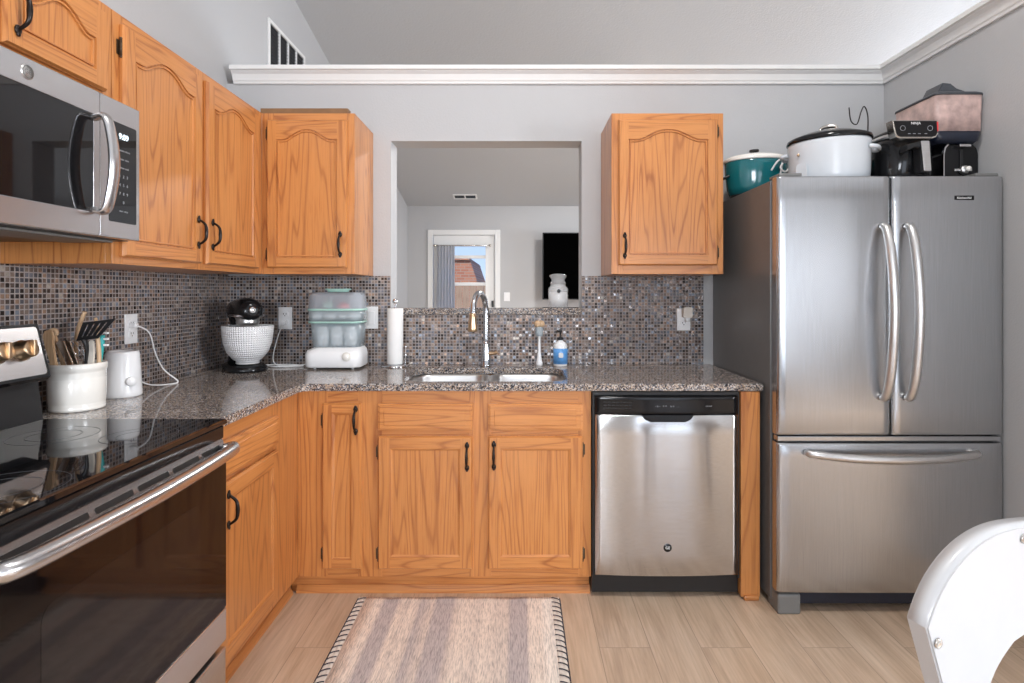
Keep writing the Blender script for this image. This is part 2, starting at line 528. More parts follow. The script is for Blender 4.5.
# ------------------------------------------------------------------ mesh helpers
class MB:
    """collects shapes, then links them as ONE mesh object"""
    def __init__(s):
        s.bm = bmesh.new()
        s.mi = 0

    def _fin(s, verts, mi):
        if mi is None:
            mi = s.mi
        fs = set()
        for v in verts:
            if v.is_valid:
                fs.update(v.link_faces)
        for f in fs:
            f.material_index = mi

    def box(s, x0, x1, y0, y1, z0, z1, bev=0.0, mi=None, seg=2, rot=None, piv=None):
        x0, x1 = sorted((x0, x1)); y0, y1 = sorted((y0, y1)); z0, z1 = sorted((z0, z1))
        tb = bmesh.new()
        bmesh.ops.create_cube(tb, size=1.0)
        for v in tb.verts:
            v.co = Vector(((x0 + x1) / 2 + v.co.x * (x1 - x0), (y0 + y1) / 2 + v.co.y * (y1 - y0), (z0 + z1) / 2 + v.co.z * (z1 - z0)))
        if bev > 0:
            bev = min(bev, (x1 - x0) * .49, (y1 - y0) * .49, (z1 - z0) * .49)
            bmesh.ops.bevel(tb, geom=list(tb.edges), offset=bev, segments=seg, affect='EDGES', profile=0.5)
        if rot is not None:
            p = Vector(piv) if piv else Vector(((x0 + x1) / 2, (y0 + y1) / 2, (z0 + z1) / 2))
            bmesh.ops.rotate(tb, cent=p, matrix=rot, verts=tb.verts)
        s.merge(tb, mi)
        return s

    def merge(s, tb, mi=None):
        mi = s.mi if mi is None else mi
        mp = {}
        for v in tb.verts:
            mp[v] = s.bm.verts.new(v.co)
        for f in tb.faces:
            try:
                nf = s.bm.faces.new([mp[v] for v in f.verts])
                nf.material_index = mi
                nf.smooth = f.smooth
            except ValueError:
                pass
        tb.free()

    def prism(s, pts, axis, a0, a1, mi=None, bev=0.0, smooth=False):
        """pts = closed 2-D outline in the plane across `axis`"""
        tb = bmesh.new()
        def P(u, v, a):
            return {'X': (a, u, v), 'Y': (u, a, v), 'Z': (u, v, a)}[axis]
        A = [tb.verts.new(P(u, v, a0)) for u, v in pts]
        B = [tb.verts.new(P(u, v, a1)) for u, v in pts]
        n = len(pts)
        tb.faces.new(A); tb.faces.new(B[::-1])
        for i in range(n):
            f = tb.faces.new((A[i], B[i], B[(i + 1) % n], A[(i + 1) % n]))
            f.smooth = smooth
        bmesh.ops.recalc_face_normals(tb, faces=tb.faces)
        if bev > 0:
            es = [e for e in tb.edges if all(len(f.verts) == 4 or True for f in e.link_faces)
                  and any(len(f.verts) == n for f in e.link_faces)]
            bmesh.ops.bevel(tb, geom=es, offset=bev, segments=2, affect='EDGES')
        s.merge(tb, mi)
        return s

    def lathe(s, prof, c=(0, 0, 0), seg=40, mi=None, sx=1.0, sy=1.0, axis='Z', rotz=0.0, smooth=True):
        tb = bmesh.new()
        rings = []
        for r, z in prof:
            if r < 1e-6:
                rings.append([tb.verts.new((0, 0, z))])
            else:
                rings.append([tb.verts.new((r * sx * math.cos(2 * PI * k / seg), r * sy * math.sin(2 * PI * k / seg), z)) for k in range(seg)])
        for a, b in zip(rings[:-1], rings[1:]):
            for k in range(seg):
                k2 = (k + 1) % seg
                if len(a) == 1 and len(b) == 1:
                    continue
                if len(a) == 1:
                    f = tb.faces.new((a[0], b[k], b[k2]))
                elif len(b) == 1:
                    f = tb.faces.new((a[k], a[k2], b[0]))
                else:
                    f = tb.faces.new((a[k], a[k2], b[k2], b[k]))
                f.smooth = smooth
        R = Matrix.Rotation(rotz, 4, 'Z')
        if axis == 'Y':      # profile's height runs towards -Y
            R = R @ Matrix.Rotation(PI / 2, 4, 'X')
        elif axis == 'X':    # towards +X
            R = R @ Matrix.Rotation(PI / 2, 4, 'Y')
        elif not isinstance(axis, str):
            R = Vector(axis).to_track_quat('Z', 'Y').to_matrix().to_4x4()
        bmesh.ops.transform(tb, matrix=Matrix.Translation(c) @ R, verts=tb.verts)
        bmesh.ops.recalc_face_normals(tb, faces=tb.faces)
        s.merge(tb, mi)
        return s

    def tube(s, pts, r, seg=10, mi=None, smooth_path=True, caps=True, flat=1.0, up=None):
        pts = [Vector(p) for p in pts]
        if not isinstance(r, (list, tuple)):
            r = [r] * len(pts)
        if smooth_path and len(pts) > 2:
            np_, nr = [], []
            for i in range(len(pts) - 1):
                p0 = pts[max(0, i - 1)]; p1 = pts[i]; p2 = pts[i + 1]; p3 = pts[min(len(pts) - 1, i + 2)]
                for k in range(6):
                    t = k / 6
                    np_.append(0.5 * ((2 * p1) + (p2 - p0) * t + (2 * p0 - 5 * p1 + 4 * p2 - p3) * t * t + (3 * p1 - p0 - 3 * p2 + p3) * t ** 3))
                    nr.append(r[i] * (1 - t) + r[i + 1] * t)
            np_.append(pts[-1]); nr.append(r[-1])
            pts, r = np_, nr
        tb = bmesh.new()
        rings = []
        d = (pts[1] - pts[0]).normalized()
        ref = Vector(up) if up else (Vector((0, 0, 1)) if abs(d.z) < 0.9 else Vector((1, 0, 0)))
        n = (ref - d * ref.dot(d)).normalized()
        for i, p in enumerate(pts):
            if i == 0: d = (pts[1] - pts[0])
            elif i == len(pts) - 1: d = (pts[-1] - pts[-2])
            else: d = (pts[i + 1] - pts[i - 1])
            d.normalize()
            n = (n - d * n.dot(d))
            if n.length < 1e-6:
                n = d.orthogonal()
            n.normalize()
            b = d.cross(n)
            rings.append([tb.verts.new(p + (n * math.cos(2 * PI * k / seg) * flat + b * math.sin(2 * PI * k / seg)) * r[i]) for k in range(seg)])
        for a, b in zip(rings[:-1], rings[1:]):
            for k in range(seg):
                f = tb.faces.new((a[k], a[(k + 1) % seg], b[(k + 1) % seg], b[k]))
                f.smooth = True
        if caps:
            tb.faces.new(rings[0][::-1]); tb.faces.new(rings[-1])
        s.merge(tb, mi)
        return s

    def ball(s, c, r, mi=None, seg=16, sc=(1, 1, 1)):
        tb = bmesh.new()
        bmesh.ops.create_uvsphere(tb, u_segments=seg, v_segments=max(6, seg // 2), radius=r)
        for v in tb.verts:
            v.co = Vector((v.co.x * sc[0] + c[0], v.co.y * sc[1] + c[1], v.co.z * sc[2] + c[2]))
        for f in tb.faces:
            f.smooth = True
        s.merge(tb, mi)
        return s

    def xf(s, m):
        bmesh.ops.transform(s.bm, matrix=m, verts=s.bm.verts)
        return s

    def build(s, name, mats, parent=None, autosmooth=None):
        me = bpy.data.meshes.new(name)
        s.bm.to_mesh(me)
        s.bm.free()
        if not isinstance(mats, (list, tuple)):
            mats = [mats]
        for m in mats:
            me.materials.append(M[m] if isinstance(m, str) else m)
        o = bpy.data.objects.new(name, me)
        COL.objects.link(o)
        if parent is not None:
            o.parent = parent
        return o


def rrect(x0, x1, z0, z1, r, n=5):
    p = []
    for cx, cz, a in ((x1 - r, z1 - r, 0), (x0 + r, z1 - r, 90), (x0 + r, z0 + r, 180), (x1 - r, z0 + r, 270)):
        for k in range(n + 1):
            t = math.radians(a + 90 * k / n)
            p.append((cx + r * math.cos(t), cz + r * math.sin(t)))
    return p


def thing(name, label, cat, loc=(0, 0, 0), rotz=0.0, group=None):
    o = bpy.data.objects.new(name, None)
    COL.objects.link(o)
    o.empty_display_size = 0.05
    o.location = loc
    o.rotation_euler = (0, 0, rotz)
    return tag(o, label, cat, group)


def tag(o, label, cat, group=None):
    o['label'] = label
    o['category'] = cat
    if group:
        o['group'] = group
    return o


def struct(o, label=None):
    o['kind'] = 'structure'
    if label:
        o['label'] = label
    return o


def text(name, body, size, mat, parent, loc, rot=(PI / 2, 0, 0), depth=0.0004, label=None):
    cu = bpy.data.curves.new(name, 'FONT')
    cu.body = body
    cu.size = size
    cu.extrude = depth
    cu.align_x = 'CENTER'
    cu.align_y = 'CENTER'
    tmp = bpy.data.objects.new(name + '_curve', cu)
    COL.objects.link(tmp)
    dg = bpy.context.evaluated_depsgraph_get()
    me = bpy.data.meshes.new_from_object(tmp.evaluated_get(dg))
    bpy.data.objects.remove(tmp)
    me.name = name
    me.materials.clear()
    me.materials.append(M[mat])
    o = bpy.data.objects.new(name, me)
    COL.objects.link(o)
    o.parent = parent
    o.location = loc
    o.rotation_euler = rot
    if label:
        o['label'] = label
    return o


# ------------------------------------------------------------------ the room
XL, XR, YB = -1.521, 1.901, 2.943          # left wall, right partition, back partition
YF, XE, YN = 7.7, 4.8, -3.2                # living room far wall, outer right wall, wall behind the camera
def ceil_z(y):
    return 2.43 + 0.21 * (7.7 - y) if y > 0.6 else 2.43 + 0.21 * 7.1 - 0.21 * (0.6 - y)

struct(MB().box(XL - .2, XE + .2, YN - .2, YF + .15, -0.10, 0.0).build('floor', 'floor'))
zr, zn, zf = ceil_z(0.6), ceil_z(YN - .2), ceil_z(YF + .15)
struct(MB().prism([(YF + .15, zf), (0.6, zr), (YN - .2, zn), (YN - .2, zn + .12), (0.6, zr + .12), (YF + .15, zf + .12)],
                  'X', XL - .2, XE + .2).build('ceiling', 'ceiling'))
def side_wall(name, x0, x1, holes=()):
    b = MB()
    # holes: (y0,y1,z0,z1), sorted
    ys = YN - .15
    for (a, c, z0, z1) in holes:
        poly_strip(b, x0, x1, ys, a)
        b.box(x0, x1, a, c, 0, z0) if z0 > 0 else None
        poly_strip(b, x0, x1, a, c, z1)
        ys = c
    poly_strip(b, x0, x1, ys, YF + .12)
    return struct(b.build(name, 'wall'))
def poly_strip(b, x0, x1, y0, y1, zb=0.0):
    pts = [(y0, zb), (y1, zb), (y1, ceil_z(y1))]
    if y0 < 0.6 < y1:
        pts.append((0.6, ceil_z(0.6)))
    pts.append((y0, ceil_z(y0)))
    b.prism(pts, 'X', x0, x1)
side_wall('wall_left', XL - .12, XL)
side_wall('wall_right', XE, XE + .12, [(-1.85, 0.05, 0.85, 2.15), (4.2, 6.4, 0.8, 2.2)])

# wall behind the camera, with a patio door and a window
b = MB()
for x0, x1, z0, z1 in ((XL, -1.0, 0, 4), (-1.0, 0.3, 0, 1.0), (-1.0, 0.3, 2.1, 4), (0.3, 1.1, 0, 4), (1.1, 2.8, 2.07, 4), (2.8, XE, 0, 4)):
    b.box(x0, x1, YN - .12, YN, z0, min(z1, ceil_z(YN)))
struct(b.build('wall_rear', 'wall'))
# far wall with the back door
DX0, DX1, DZ = -1.180, -0.318, 2.045
b = MB()
b.box(XL, DX0, YF, YF + .12, 0, 2.43).box(DX1, XE, YF, YF + .12, 0, 2.43).box(DX0, DX1, YF, YF + .12, DZ, 2.43)
struct(b.build('wall_far', 'wall'))

# back partition with pass-through, and right partition
OX0, OX1, OZ0, OZ1, WT = -0.667, 0.326, 1.142, 2.046, 0.142
WH = 2.345
b = MB()
b.box(XL, OX0, YB, YB + WT, 0, WH).box(OX1, XR + .14, YB, YB + WT, 0, WH)
b.box(OX0, OX1, YB, YB + WT, 0, OZ0).box(OX0, OX1, YB, YB + WT, OZ1, WH)
struct(b.build('wall_back', 'wall'))
struct(MB().box(XR, XR + .14, 1.55, YB, 0, WH).build('wall_partition', 'wall'))

# crown moulding with cap: outline (distance from wall, height)
crown = [(0, WH - .004), (-.012, WH - .004), (-.015, WH + .006), (-.020, WH + .012), (-.030, WH + .040), (-.038, WH + .048), (-.042, WH + .052),
         (-.042, WH + .054), (-.058, WH + .056), (-.058, WH + .076), (WT + .02, WH + .076), (WT + .02, WH + .058), (0, WH + .058)]
# keep the body clear of the wall's top
b = MB(); b.prism([(YB + u, z) for u, z in [(c[0], c[1]) for c in crown[:10]]] + [(YB + WT + .03, WH + .076), (YB + WT + .03, WH + .001), (YB, WH + .001)], 'X', XL + .04, XR + .16)
struct(b.build('trim_1', 'trim'))
b = MB(); b.prism([(XR + u, z) for u, z in [(c[0], c[1]) for c in crown[:10]]] + [(XR + .17, WH + .0755), (XR + .17, WH + .001), (XR, WH + .001)], 'Y', 1.53, YB - .001)
struct(b.build('trim_2', 'trim'))

# windows behind the camera: patio door and window
def window(name, x0, x1, z0, z1, y, axis='Y', mull=1):
    fr = MB(); gl = MB()
    t = .05
    def bx(m, a0, a1, d0, d1, c0, c1):
        if axis == 'Y': m.box(a0, a1, y - d1, y - d0, c0, c1)
        else: m.box(y + d0, y + d1, a0, a1, c0, c1)
    bx(fr, x0, x1, .02, .09, z0, z0 + t); bx(fr, x0, x1, .02, .09, z1 - t, z1)
    bx(fr, x0, x0 + t, .02, .09, z0 + t, z1 - t); bx(fr, x1 - t, x1, .02, .09, z0 + t, z1 - t)
    for k in range(1, mull + 1):
        xm = x0 + (x1 - x0) * k / (mull + 1)
        bx(fr, xm - t / 2, xm + t / 2, .02, .09, z0 + t, z1 - t)
    bx(gl, x0 + t, x1 - t, .05, .055, z0 + t, z1 - t)
    f = struct(fr.build(name, 'trim'))
    gl.build('pane', 'glass', f)
    return f
window('window_1', -1.0, 0.3, 1.0, 2.1, YN)
window('window_2', 1.1, 2.8, 0.0, 2.07, YN)
window('window_3', -1.85, 0.05, 0.85, 2.15, XE, 'X')
window('window_4', 4.2, 6.4, 0.8, 2.2, XE, 'X')  # unseen window, added for the living room's fill light

# granite sill of the pass-through
o = MB().box(OX0 + .002, OX1 - .002, YB - .018, YB + WT + .015, OZ0, OZ0 + .035, .003).build('trim_3', 'granite')
struct(o)

# mosaic backsplash
b = MB()
TZ0, TZ1, TT = 0.886, 1.343, 0.008
b.box(XL + TT, OX0, YB - TT, YB, TZ0, TZ1).box(OX0, OX1, YB - TT, YB, TZ0, OZ0).box(OX1, 0.958, YB - TT, YB, TZ0, TZ1)
struct(b.build('wall_backsplash', 'tile_back'))
struct(MB().box(XL, XL + TT, 0.3, YB, TZ0 - .1, TZ1 + .10).build('wall_backsplash_left', 'tile_left'))
# baseboards in the living room
struct(MB().box(XL + .001, DX0 - .09, YF - .015, YF - .001, 0, .09, .003).build('baseboard_far', 'trim'))

# ------------------------------------------------------------------ far door
door = MB()
x0, x1 = DX0 + .012, DX1 - .012
gx0, gx1, gz0, gz1 = -1.09, -.458, .25, 1.885
yy0, yy1 = YF + .02, YF + .062
door.box(x0, gx0, yy0, yy1, .01, DZ - .01).box(gx1, x1, yy0, yy1, .01, DZ - .01)
door.box(gx0, gx1, yy0, yy1, .01, gz0).box(gx0, gx1, yy0, yy1, gz1, DZ - .01)
d = struct(door.build('door_1', 'trim'))
g = MB()
for z in (1.37, 1.74):
    g.box(gx0, gx1, yy0 + .005, yy1 - .005, z - .022, z + .022)
fr = MB()
for a0, a1, c0, c1 in ((gx0 - .025, gx0, gz0, gz1), (gx1, gx1 + .025, gz0, gz1), (gx0 - .025, gx1 + .025, gz0 - .025, gz0), (gx0 - .025, gx1 + .025, gz1, gz1 + .025)):
    fr.box(a0, a1, yy0 - .012, yy0 - .0005, c0, c1, .002)
fr.build('window_frame', 'trim', d)
g.build('glazing_bar', 'trim', d)
MB().box(gx0, gx1, YF + .038, YF + .042, gz0, gz1).build('pane', 'glass', d)
h = MB().box(-.375, -.345, yy0 - .02, yy0, 1.02, 1.14, .004).lathe([(0, .0), (.016, 0), (.016, .02), (.03, .035), (.03, .06), (0, .07)], (-.36, yy0, .93), 20, axis='Y')
h.build('door_handle', 'black', d)
tr = MB()
tr.box(DX0 - .062, DX0 + .008, YF - .02, YF - .0005, 0, DZ + .062, .004).box(DX1 - .008, DX1 + .062, YF - .02, YF - .0005, 0, DZ + .062, .004)
tr.box(DX0 + .008, DX1 - .008, YF - .02, YF - .0005, DZ - .008, DZ + .062, .004)
struct(tr.build('trim_4', 'trim'))
# curtain and rod on the door
c = thing('door_curtain', 'grey white curtain panel gathered at the left of the back door window', 'curtain', (0, YF, 0))
cb = MB(); tb = bmesh.new()
N = 46
top, bot = [], []
for i in range(N + 1):
    u = i / N
    xx = -1.115 + .235 * u
    dy = -.055 + .016 * math.sin(u * PI * 2 * 6)
    top.append(tb.verts.new((xx + .01, dy * .9 - .004, 1.885)))
    bot.append(tb.verts.new((xx - .015 + .03 * u, dy, .16)))
for i in range(N):
    f = tb.faces.new((top[i], bot[i], bot[i + 1], top[i + 1])); f.smooth = True
bmesh.ops.solidify(tb, geom=tb.faces[:], thickness=.003)
cb.merge(tb)
cb.build('curtain_panel', 'fabric', c)
MB().tube([(-1.14, -.055, 1.89), (-.40, -.055, 1.89)], .007, 8, smooth_path=False).ball((-.395, -.055, 1.89), .018).ball((-1.145, -.055, 1.89), .018).box(-1.12, -1.10, -.06, .008, 1.88, 1.90).box(-.44, -.42, -.06, .008, 1.88, 1.90).build('curtain_rod', 'nickel', c)

# outside: yard, fence, brick house
struct(MB().box(-9, 6, YF + .3, 26, -.25, -.15).build('ground', 'ground'))
o = thing('brick_house', 'orange brick gabled house seen through the back door window', 'house', (-1.55, 15, -.15))
MB().prism([(-3, 0), (.42, 0), (.42, 1.75), (.25, 2.25), (-3, 2.25)], 'Y', 0, 4).build('wall', 'brick', o)
MB().prism([(-3.2, 2.255), (.26, 2.255), (.20, 2.34), (-3.2, 2.40)], 'Y', -.10, 4.2).build('eave', 'brick', o)
MB().box(-.62, -.25, -.08, -.005, .9, 1.55).build('window', 'siding', o)
o = thing('garden_fence', 'pale wooden board fence beyond the back door', 'fence', (0, 12, -.15))
b = MB()
for i in range(26):
    b.box(-3.9 + i * .15, -3.9 + i * .15 + .138, 0, .02, 0.02, 1.54 + .03 * random.random())
b.build('boards', 'fence_wood', o)
MB().box(-3.9, 0, .021, .06, .25, .34).box(-3.9, 0, .021, .06, .85, .94).build('rail', 'fence_wood', o)

# ------------------------------------------------------------------ ceiling and wall vents, TV, switches
def grille(name, label, w_, h_, cols, loc, rot):
    o = thing(name, label, 'vent', loc)
    o.rotation_euler = rot
    f = MB(); t = .022
    f.box(-w_ / 2, w_ / 2, -.012, 0, -h_ / 2, -h_ / 2 + t, .002).box(-w_ / 2, w_ / 2, -.012, 0, h_ / 2 - t, h_ / 2, .002)
    f.box(-w_ / 2, -w_ / 2 + t, -.012, 0, -h_ / 2 + t, h_ / 2 - t, .002).box(w_ / 2 - t, w_ / 2, -.012, 0, -h_ / 2 + t, h_ / 2 - t, .002)
    for k in range(1, cols):
        x = -w_ / 2 + t + (w_ - 2 * t) * k / cols
        f.box(x - .007, x + .007, -.012, 0, -h_ / 2 + t, h_ / 2 - t)
    f.build('frame', 'trim', o)
    MB().box(-w_ / 2 + .005, w_ / 2 - .005, -.001, .0, -h_ / 2 + .005, h_ / 2 - .005).build('backing', 'duct', o)
    s = MB(); n = int((h_ - 2 * t) / .02)
    for k in range(n):
        z = -h_ / 2 + t + (k + .5) * (h_ - 2 * t) / n
        s.box(-w_ / 2 + t, w_ / 2 - t, -.010, -.002, z - .0015, z + .0015, rot=Matrix.Rotation(.7, 3, 'X'))
    s.build('louvres', 'dark_grey', o)
    return o
grille('return_vent', 'large white return air vent high on the left wall, above the crown moulding', .58, .58, 4, (XL + .001, 3.70, 2.63), (0, 0, PI / 2))
cv = thing('ceiling_vent', 'small white ceiling vent seen through the pass-through', 'vent', (-.70, 7.34, ceil_z(7.34) - .002))
cv.rotation_euler = (math.atan(-.21), 0, 0)
b = MB()
b.box(-.155, .155, -.075, -.055, -.012, 0).box(-.155, .155, .055, .075, -.012, 0).box(-.155, -.135, -.055, .055, -.012, 0).box(.135, .155, -.055, .055, -.012, 0).box(-.008, .008, -.055, .055, -.012, 0)
b.build('frame', 'trim', cv)
b = MB()
for k in range(5):
    b.box(-.135, .135, -.05 + k * .022, -.042 + k * .022, -.008, -.003)
b.build('louvres', 'dark_grey', cv)
MB().box(-.135, .135, -.055, .055, -.002, -.001).build('backing', 'duct', cv)

tv = thing('television', 'large black television on a grey mount, seen through the pass-through', 'television', (.31, 7.45, 1.16))
MB().box(0, 1.50, 0, .035, 0, .885, .006).build('housing', 'black', tv)
MB().box(.012, 1.488, -.002, -.0003, .012, .873).build('screen', 'screen', tv)
MB().box(.45, 1.05, .036, .245, .2, .6, .01).build('wall_mount', 'foot_grey', tv)


def wall_plate(name, label, loc, rotz, kind='outlet', w_=.070, h_=.115, group=None):
    o = thing(name, label, 'outlet' if kind == 'outlet' else 'switch', loc, rotz, group)
    MB().box(-w_ / 2, w_ / 2, -.006, 0, -h_ / 2, h_ / 2, .002).build('cover_plate', 'white', o)
    if kind == 'outlet':
        for z in (-.020, .020):
            s = MB().prism(rrect(-.017, .017, z - .014, z + .014, .008), 'Y', -.0085, -.006)
            so = s.build('socket', 'white', o)
            MB().box(-.008, -.005, -.0088, -.0080, z - .001, z + .007).box(.005, .008, -.0088, -.0080, z - .001, z + .007).lathe([(0, 0), (.0028, 0), (.0028, .0006), (0, .0006)], (0, -.0083, z - .007), 10, axis='Y').build('slot', 'black', so)
    elif kind == 'switch':
        MB().box(-.006, .006, -.014, -.006, -.010, .010, .002).build('toggle', 'white', o)
    else:
        MB().box(-.017, .017, -.010, -.006, -.033, .033, .002).build('rocker', 'white', o)
    return o
wall_plate('light_switch', 'small white light switch on the far living room wall beside the door', (-.165, YF, 1.195), 0, 'switch', .08, .12)
wall_plate('wall_outlet', 'white outlet on the left mosaic wall, cord plugged in above the white warmer', (XL + TT, 2.198, 1.117), PI / 2)
wall_plate('wall_outlet', 'white outlet on the back mosaic wall between stand mixer and sterilizer', (-1.213, YB - TT, 1.124), 0)
wall_plate('rocker_switch', 'white wall switch half hidden behind the sterilizer', (-.766, YB - TT, 1.127), 0, 'rocker')
wall_plate('wall_outlet', 'white outlet on the mosaic right of the sink, with a plug-in freshener', (.854, YB - TT, 1.118), 0)
af = thing('plug_in_freshener', 'cream plug-in air freshener in the outlet next to the refrigerator', 'air freshener', (.862, YB - TT - .009, 1.12))
MB().prism(rrect(-.020, .024, .008, .062, .008), 'Y', -.045, -.0005, bev=.003).build('body', 'beige', af)
MB().lathe([(0, 0), (.014, 0), (.014, .02), (.010, .034), (0, .034)], (.004, -.025, -.012), 20).build('refill', 'white', af)
MB().box(-.018, -.004, -.03, -.001, .05, .068, .002).build('vent_cap', 'hinge', af)

# ------------------------------------------------------------------ cabinets
def arch_f(t, rise):
    a = abs(t)
    if a > .80:
        return -.006 * math.sin((1 - (a - .80) / .20) * PI) * 0 
    return rise * (0.5 + 0.5 * math.cos(PI * (a / .80) ** 1.15)) ** .85


def panel_door(name, parent, x0, x1, z0, z1, yb, arch=0.0, fw=.052, mats=('oak_v', 'oak_h', 'oak_v'), th=.019):
    """door slab whose front faces -Y; yb = plane of its back; returns the door"""
    b = MB()
    yf = yb - th
    xi, xj, zi = x0 + fw, x1 - fw, z0 + fw
    zt = z1 - fw - arch          # shoulder height of the panel's top
    # backing slab with eased edge
    b.box(x0, x1, yf + .007, yb, z0, z1, .002, 0)
    e = .006
    tb = bmesh.new()
    # stiles
    def quad(vs, mi, bm_=tb):
        f = bm_.faces.new([bm_.verts.new(v) for v in vs]); f.material_index = mi; return f
    ys = yf
    n = 28
    tops = []
    for i in range(n + 1):
        t = -1 + 2 * i / n
        tops.append((xi + (xj - xi) * i / n, zt + (arch_f(t, arch) if arch else 0)))
    X0, X1, Z0, Z1 = x0 + e, x1 - e, z0 + e, z1 - e
    quad([(X0, ys, Z0), (xi, ys, Z0), (xi, ys, Z1), (X0, ys, Z1)], 0)
    quad([(xj, ys, Z0), (X1, ys, Z0), (X1, ys, Z1), (xj, ys, Z1)], 0)
    quad([(xi, ys, Z0), (xj, ys, Z0), (xj, ys, zi), (xi, ys, zi)], 1)
    for (xa, za), (xb, zb) in zip(tops[:-1], tops[1:]):
        quad([(xa, ys, za), (xb, ys, zb), (xb, ys, Z1), (xa, ys, Z1)], 1)
    # outer eased edge
    R = [(X0, Z0), (X1, Z0), (X1, Z1), (X0, Z1)]; Q = [(x0 + .001, z0 + .001), (x1 - .001, z0 + .001), (x1 - .001, z1 - .001), (x0 + .001, z1 - .001)]
    for i in range(4):
        j = (i + 1) % 4
        quad([(Q[i][0], yf + .008, Q[i][1]), (Q[j][0], yf + .008, Q[j][1]), (R[j][0], ys, R[j][1]), (R[i][0], ys, R[i][1])], 0 if i in (1, 3) else 1)
    # moulded inner edge
    loop = [(xi, zi), (xj, zi)] + tops[::-1]
    def off(lp, dd):
        out = []
        m = len(lp)
        for i in range(m):
            p, c_, q = Vector(lp[i - 1]), Vector(lp[i]), Vector(lp[(i + 1) % m])
            e1 = (c_ - p).normalized(); e2 = (q - c_).normalized()
            n1 = Vector((-e1.y, e1.x)); n2 = Vector((-e2.y, e2.x))
            nn = (n1 + n2)
            k = nn.length_squared
            nn = nn * (2 / k) if k > .1 else n1
            out.append((c_.x + nn.x * dd, c_.y + nn.y * dd))
        return out
    steps = [(0, 0), (.001, .0075), (.0055, .0075), (.0065, .0015), (.0105, .0015), (.0125, .0088)] if arch else [(0, 0), (.001, .0035), (.006, .0045), (.012, .0092)]
    prev = None
    for dd, dp in steps:
        lp = off(loop, dd) if dd else loop
        ring = [tb.verts.new((p[0], yf + dp, p[1])) for p in lp]
        if prev:
            m = len(ring)
            for i in range(m):
                f = tb.faces.new((prev[i], prev[(i + 1) % m], ring[(i + 1) % m], ring[i])); f.material_index = 2 if i in (1, m - 1) else 1
        prev = ring
    f = tb.faces.new(prev); f.material_index = 2
    # keep material indices
    mp = {}
    for v in tb.verts:
        mp[v] = b.bm.verts.new(v.co)
    for f in tb.faces:
        nf = b.bm.faces.new([mp[v] for v in f.verts]); nf.material_index = f.material_index
    tb.free()
    # drop the slab's front face region behind the panel: panel sits at yf+.0085, slab front at yf+.007
    for f in list(b.bm.faces):
        c_ = f.calc_center_median()
        if abs(c_.y - (yf + .007)) < 1e-5 and abs(f.normal.y) > .9 and f.calc_area() > .5 * (x1 - x0) * (z1 - z0):
            b.bm.faces.remove(f)
    b.bm.normal_update()
    o = b.build(name, mats, parent)
    return o


def bail_handle(parent, x, z, yf, L=.112, horizontal=False):
    b = MB()
    h = L / 2
    b.tube([(x, yf - .001, z + h - .012), (x, yf - .012, z + h - .016), (x, yf - .027, z + h * .45), (x, yf - .030, z), (x, yf - .027, z - h * .45), (x, yf - .012, z - h + .016), (x, yf - .001, z - h + .012)],
           [.0045, .004, .005, .0065, .005, .004, .0045], 10)
    for s_ in (1, -1):
        b.ball((x, yf - .003, z + s_ * (h - .011)), .0095, sc=(1, .45, 1.25))
        b.ball((x, yf - .004, z + s_ * (h - .001)), .0055, sc=(1, .6, 1.1))
    return b.build('handle', 'bronze', parent)


def hinge(parent, x, z, yf, side):
    """side=+1: leaf on the frame to the right of x"""
    b = MB()
    b.box(x, x + side * .011, yf - .0015 + .019, yf + .0185, z - .022, z + .022, .0005)
    b.tube([(x + side * .001, yf + .012, z - .024), (x + side * .001, yf + .012, z + .024)], .0042, 8, smooth_path=False)
    b.ball((x + side * .001, yf + .012, z - .027), .0042).ball((x + side * .001, yf + .012, z + .027), .0042)
    return b.build('hinge', 'hinge', parent)


def carcass(parent, x0, x1, y0, y1, z0, z1, openings, ft=.019, name='body', hollow=False):
    """box body (front at y0) and face frame made of stiles and rails around `openings` (x0,x1,z0,z1)"""
    if hollow:
        h = MB()
        h.box(x0, x0 + .40, y0 + ft, y1, z0, z0 + .02).box(x0 + .40, x1, y0 + ft, y1, z0, z0 + .02)
        h.box(x0, x0 + .018, y0 + ft, y1, z0 + .02, z1).box(x1 - .018, x1, y0 + ft, y1, z0 + .02, z1)
        h.box(x0 + .018, x1 - .018, y1 - .012, y1, z0 + .02, z1).box(x0 + .018, x1 - .018, y0 + ft, y0 + ft + .012, z0 + .02, z1)
        h.build(name, 'oak_v', parent)
    else:
        MB().box(x0, x1, y0 + ft, y1, z0, z1, .001).build(name, 'oak_v', parent)
    b = MB()
    xs = sorted({x0, x1} | {o[0] for o in openings} | {o[1] for o in openings})
    zs = sorted({z0, z1} | {o[2] for o in openings} | {o[3] for o in openings})
    # full-height stiles where no opening crosses; rails elsewhere
    for xa, xb in zip(xs[:-1], xs[1:]):
        mid = (xa + xb) / 2
        ops = [o for o in openings if o[0] < mid < o[1]]
        if not ops:
            b.box(xa, xb, y0, y0 + ft, z0, z1, .0008, 0)
        else:
            cuts = sorted((o[2], o[3]) for o in ops)
            z = z0
            for a, c_ in cuts:
                if a - z > .002:
                    b.box(xa, xb, y0, y0 + ft, z, a, .0008, 1)
                z = c_
            if z1 - z > .002:
                b.box(xa, xb, y0, y0 + ft, z, z1, .0008, 1)
    b.build('face_frame', ['oak_v', 'oak_h'], parent)


# --- upper cabinets on the left wall (local x = world Y, front faces -y local = +X world)
UZ0, UZ1, UD = 1.343, 2.085, .334
XLf = XL + UD          # face plane x of the left uppers: -1.187
def left_loc(y, z=0.0):
    return (XLf, y, z)      # local origin on the face plane; local +y goes into the wall

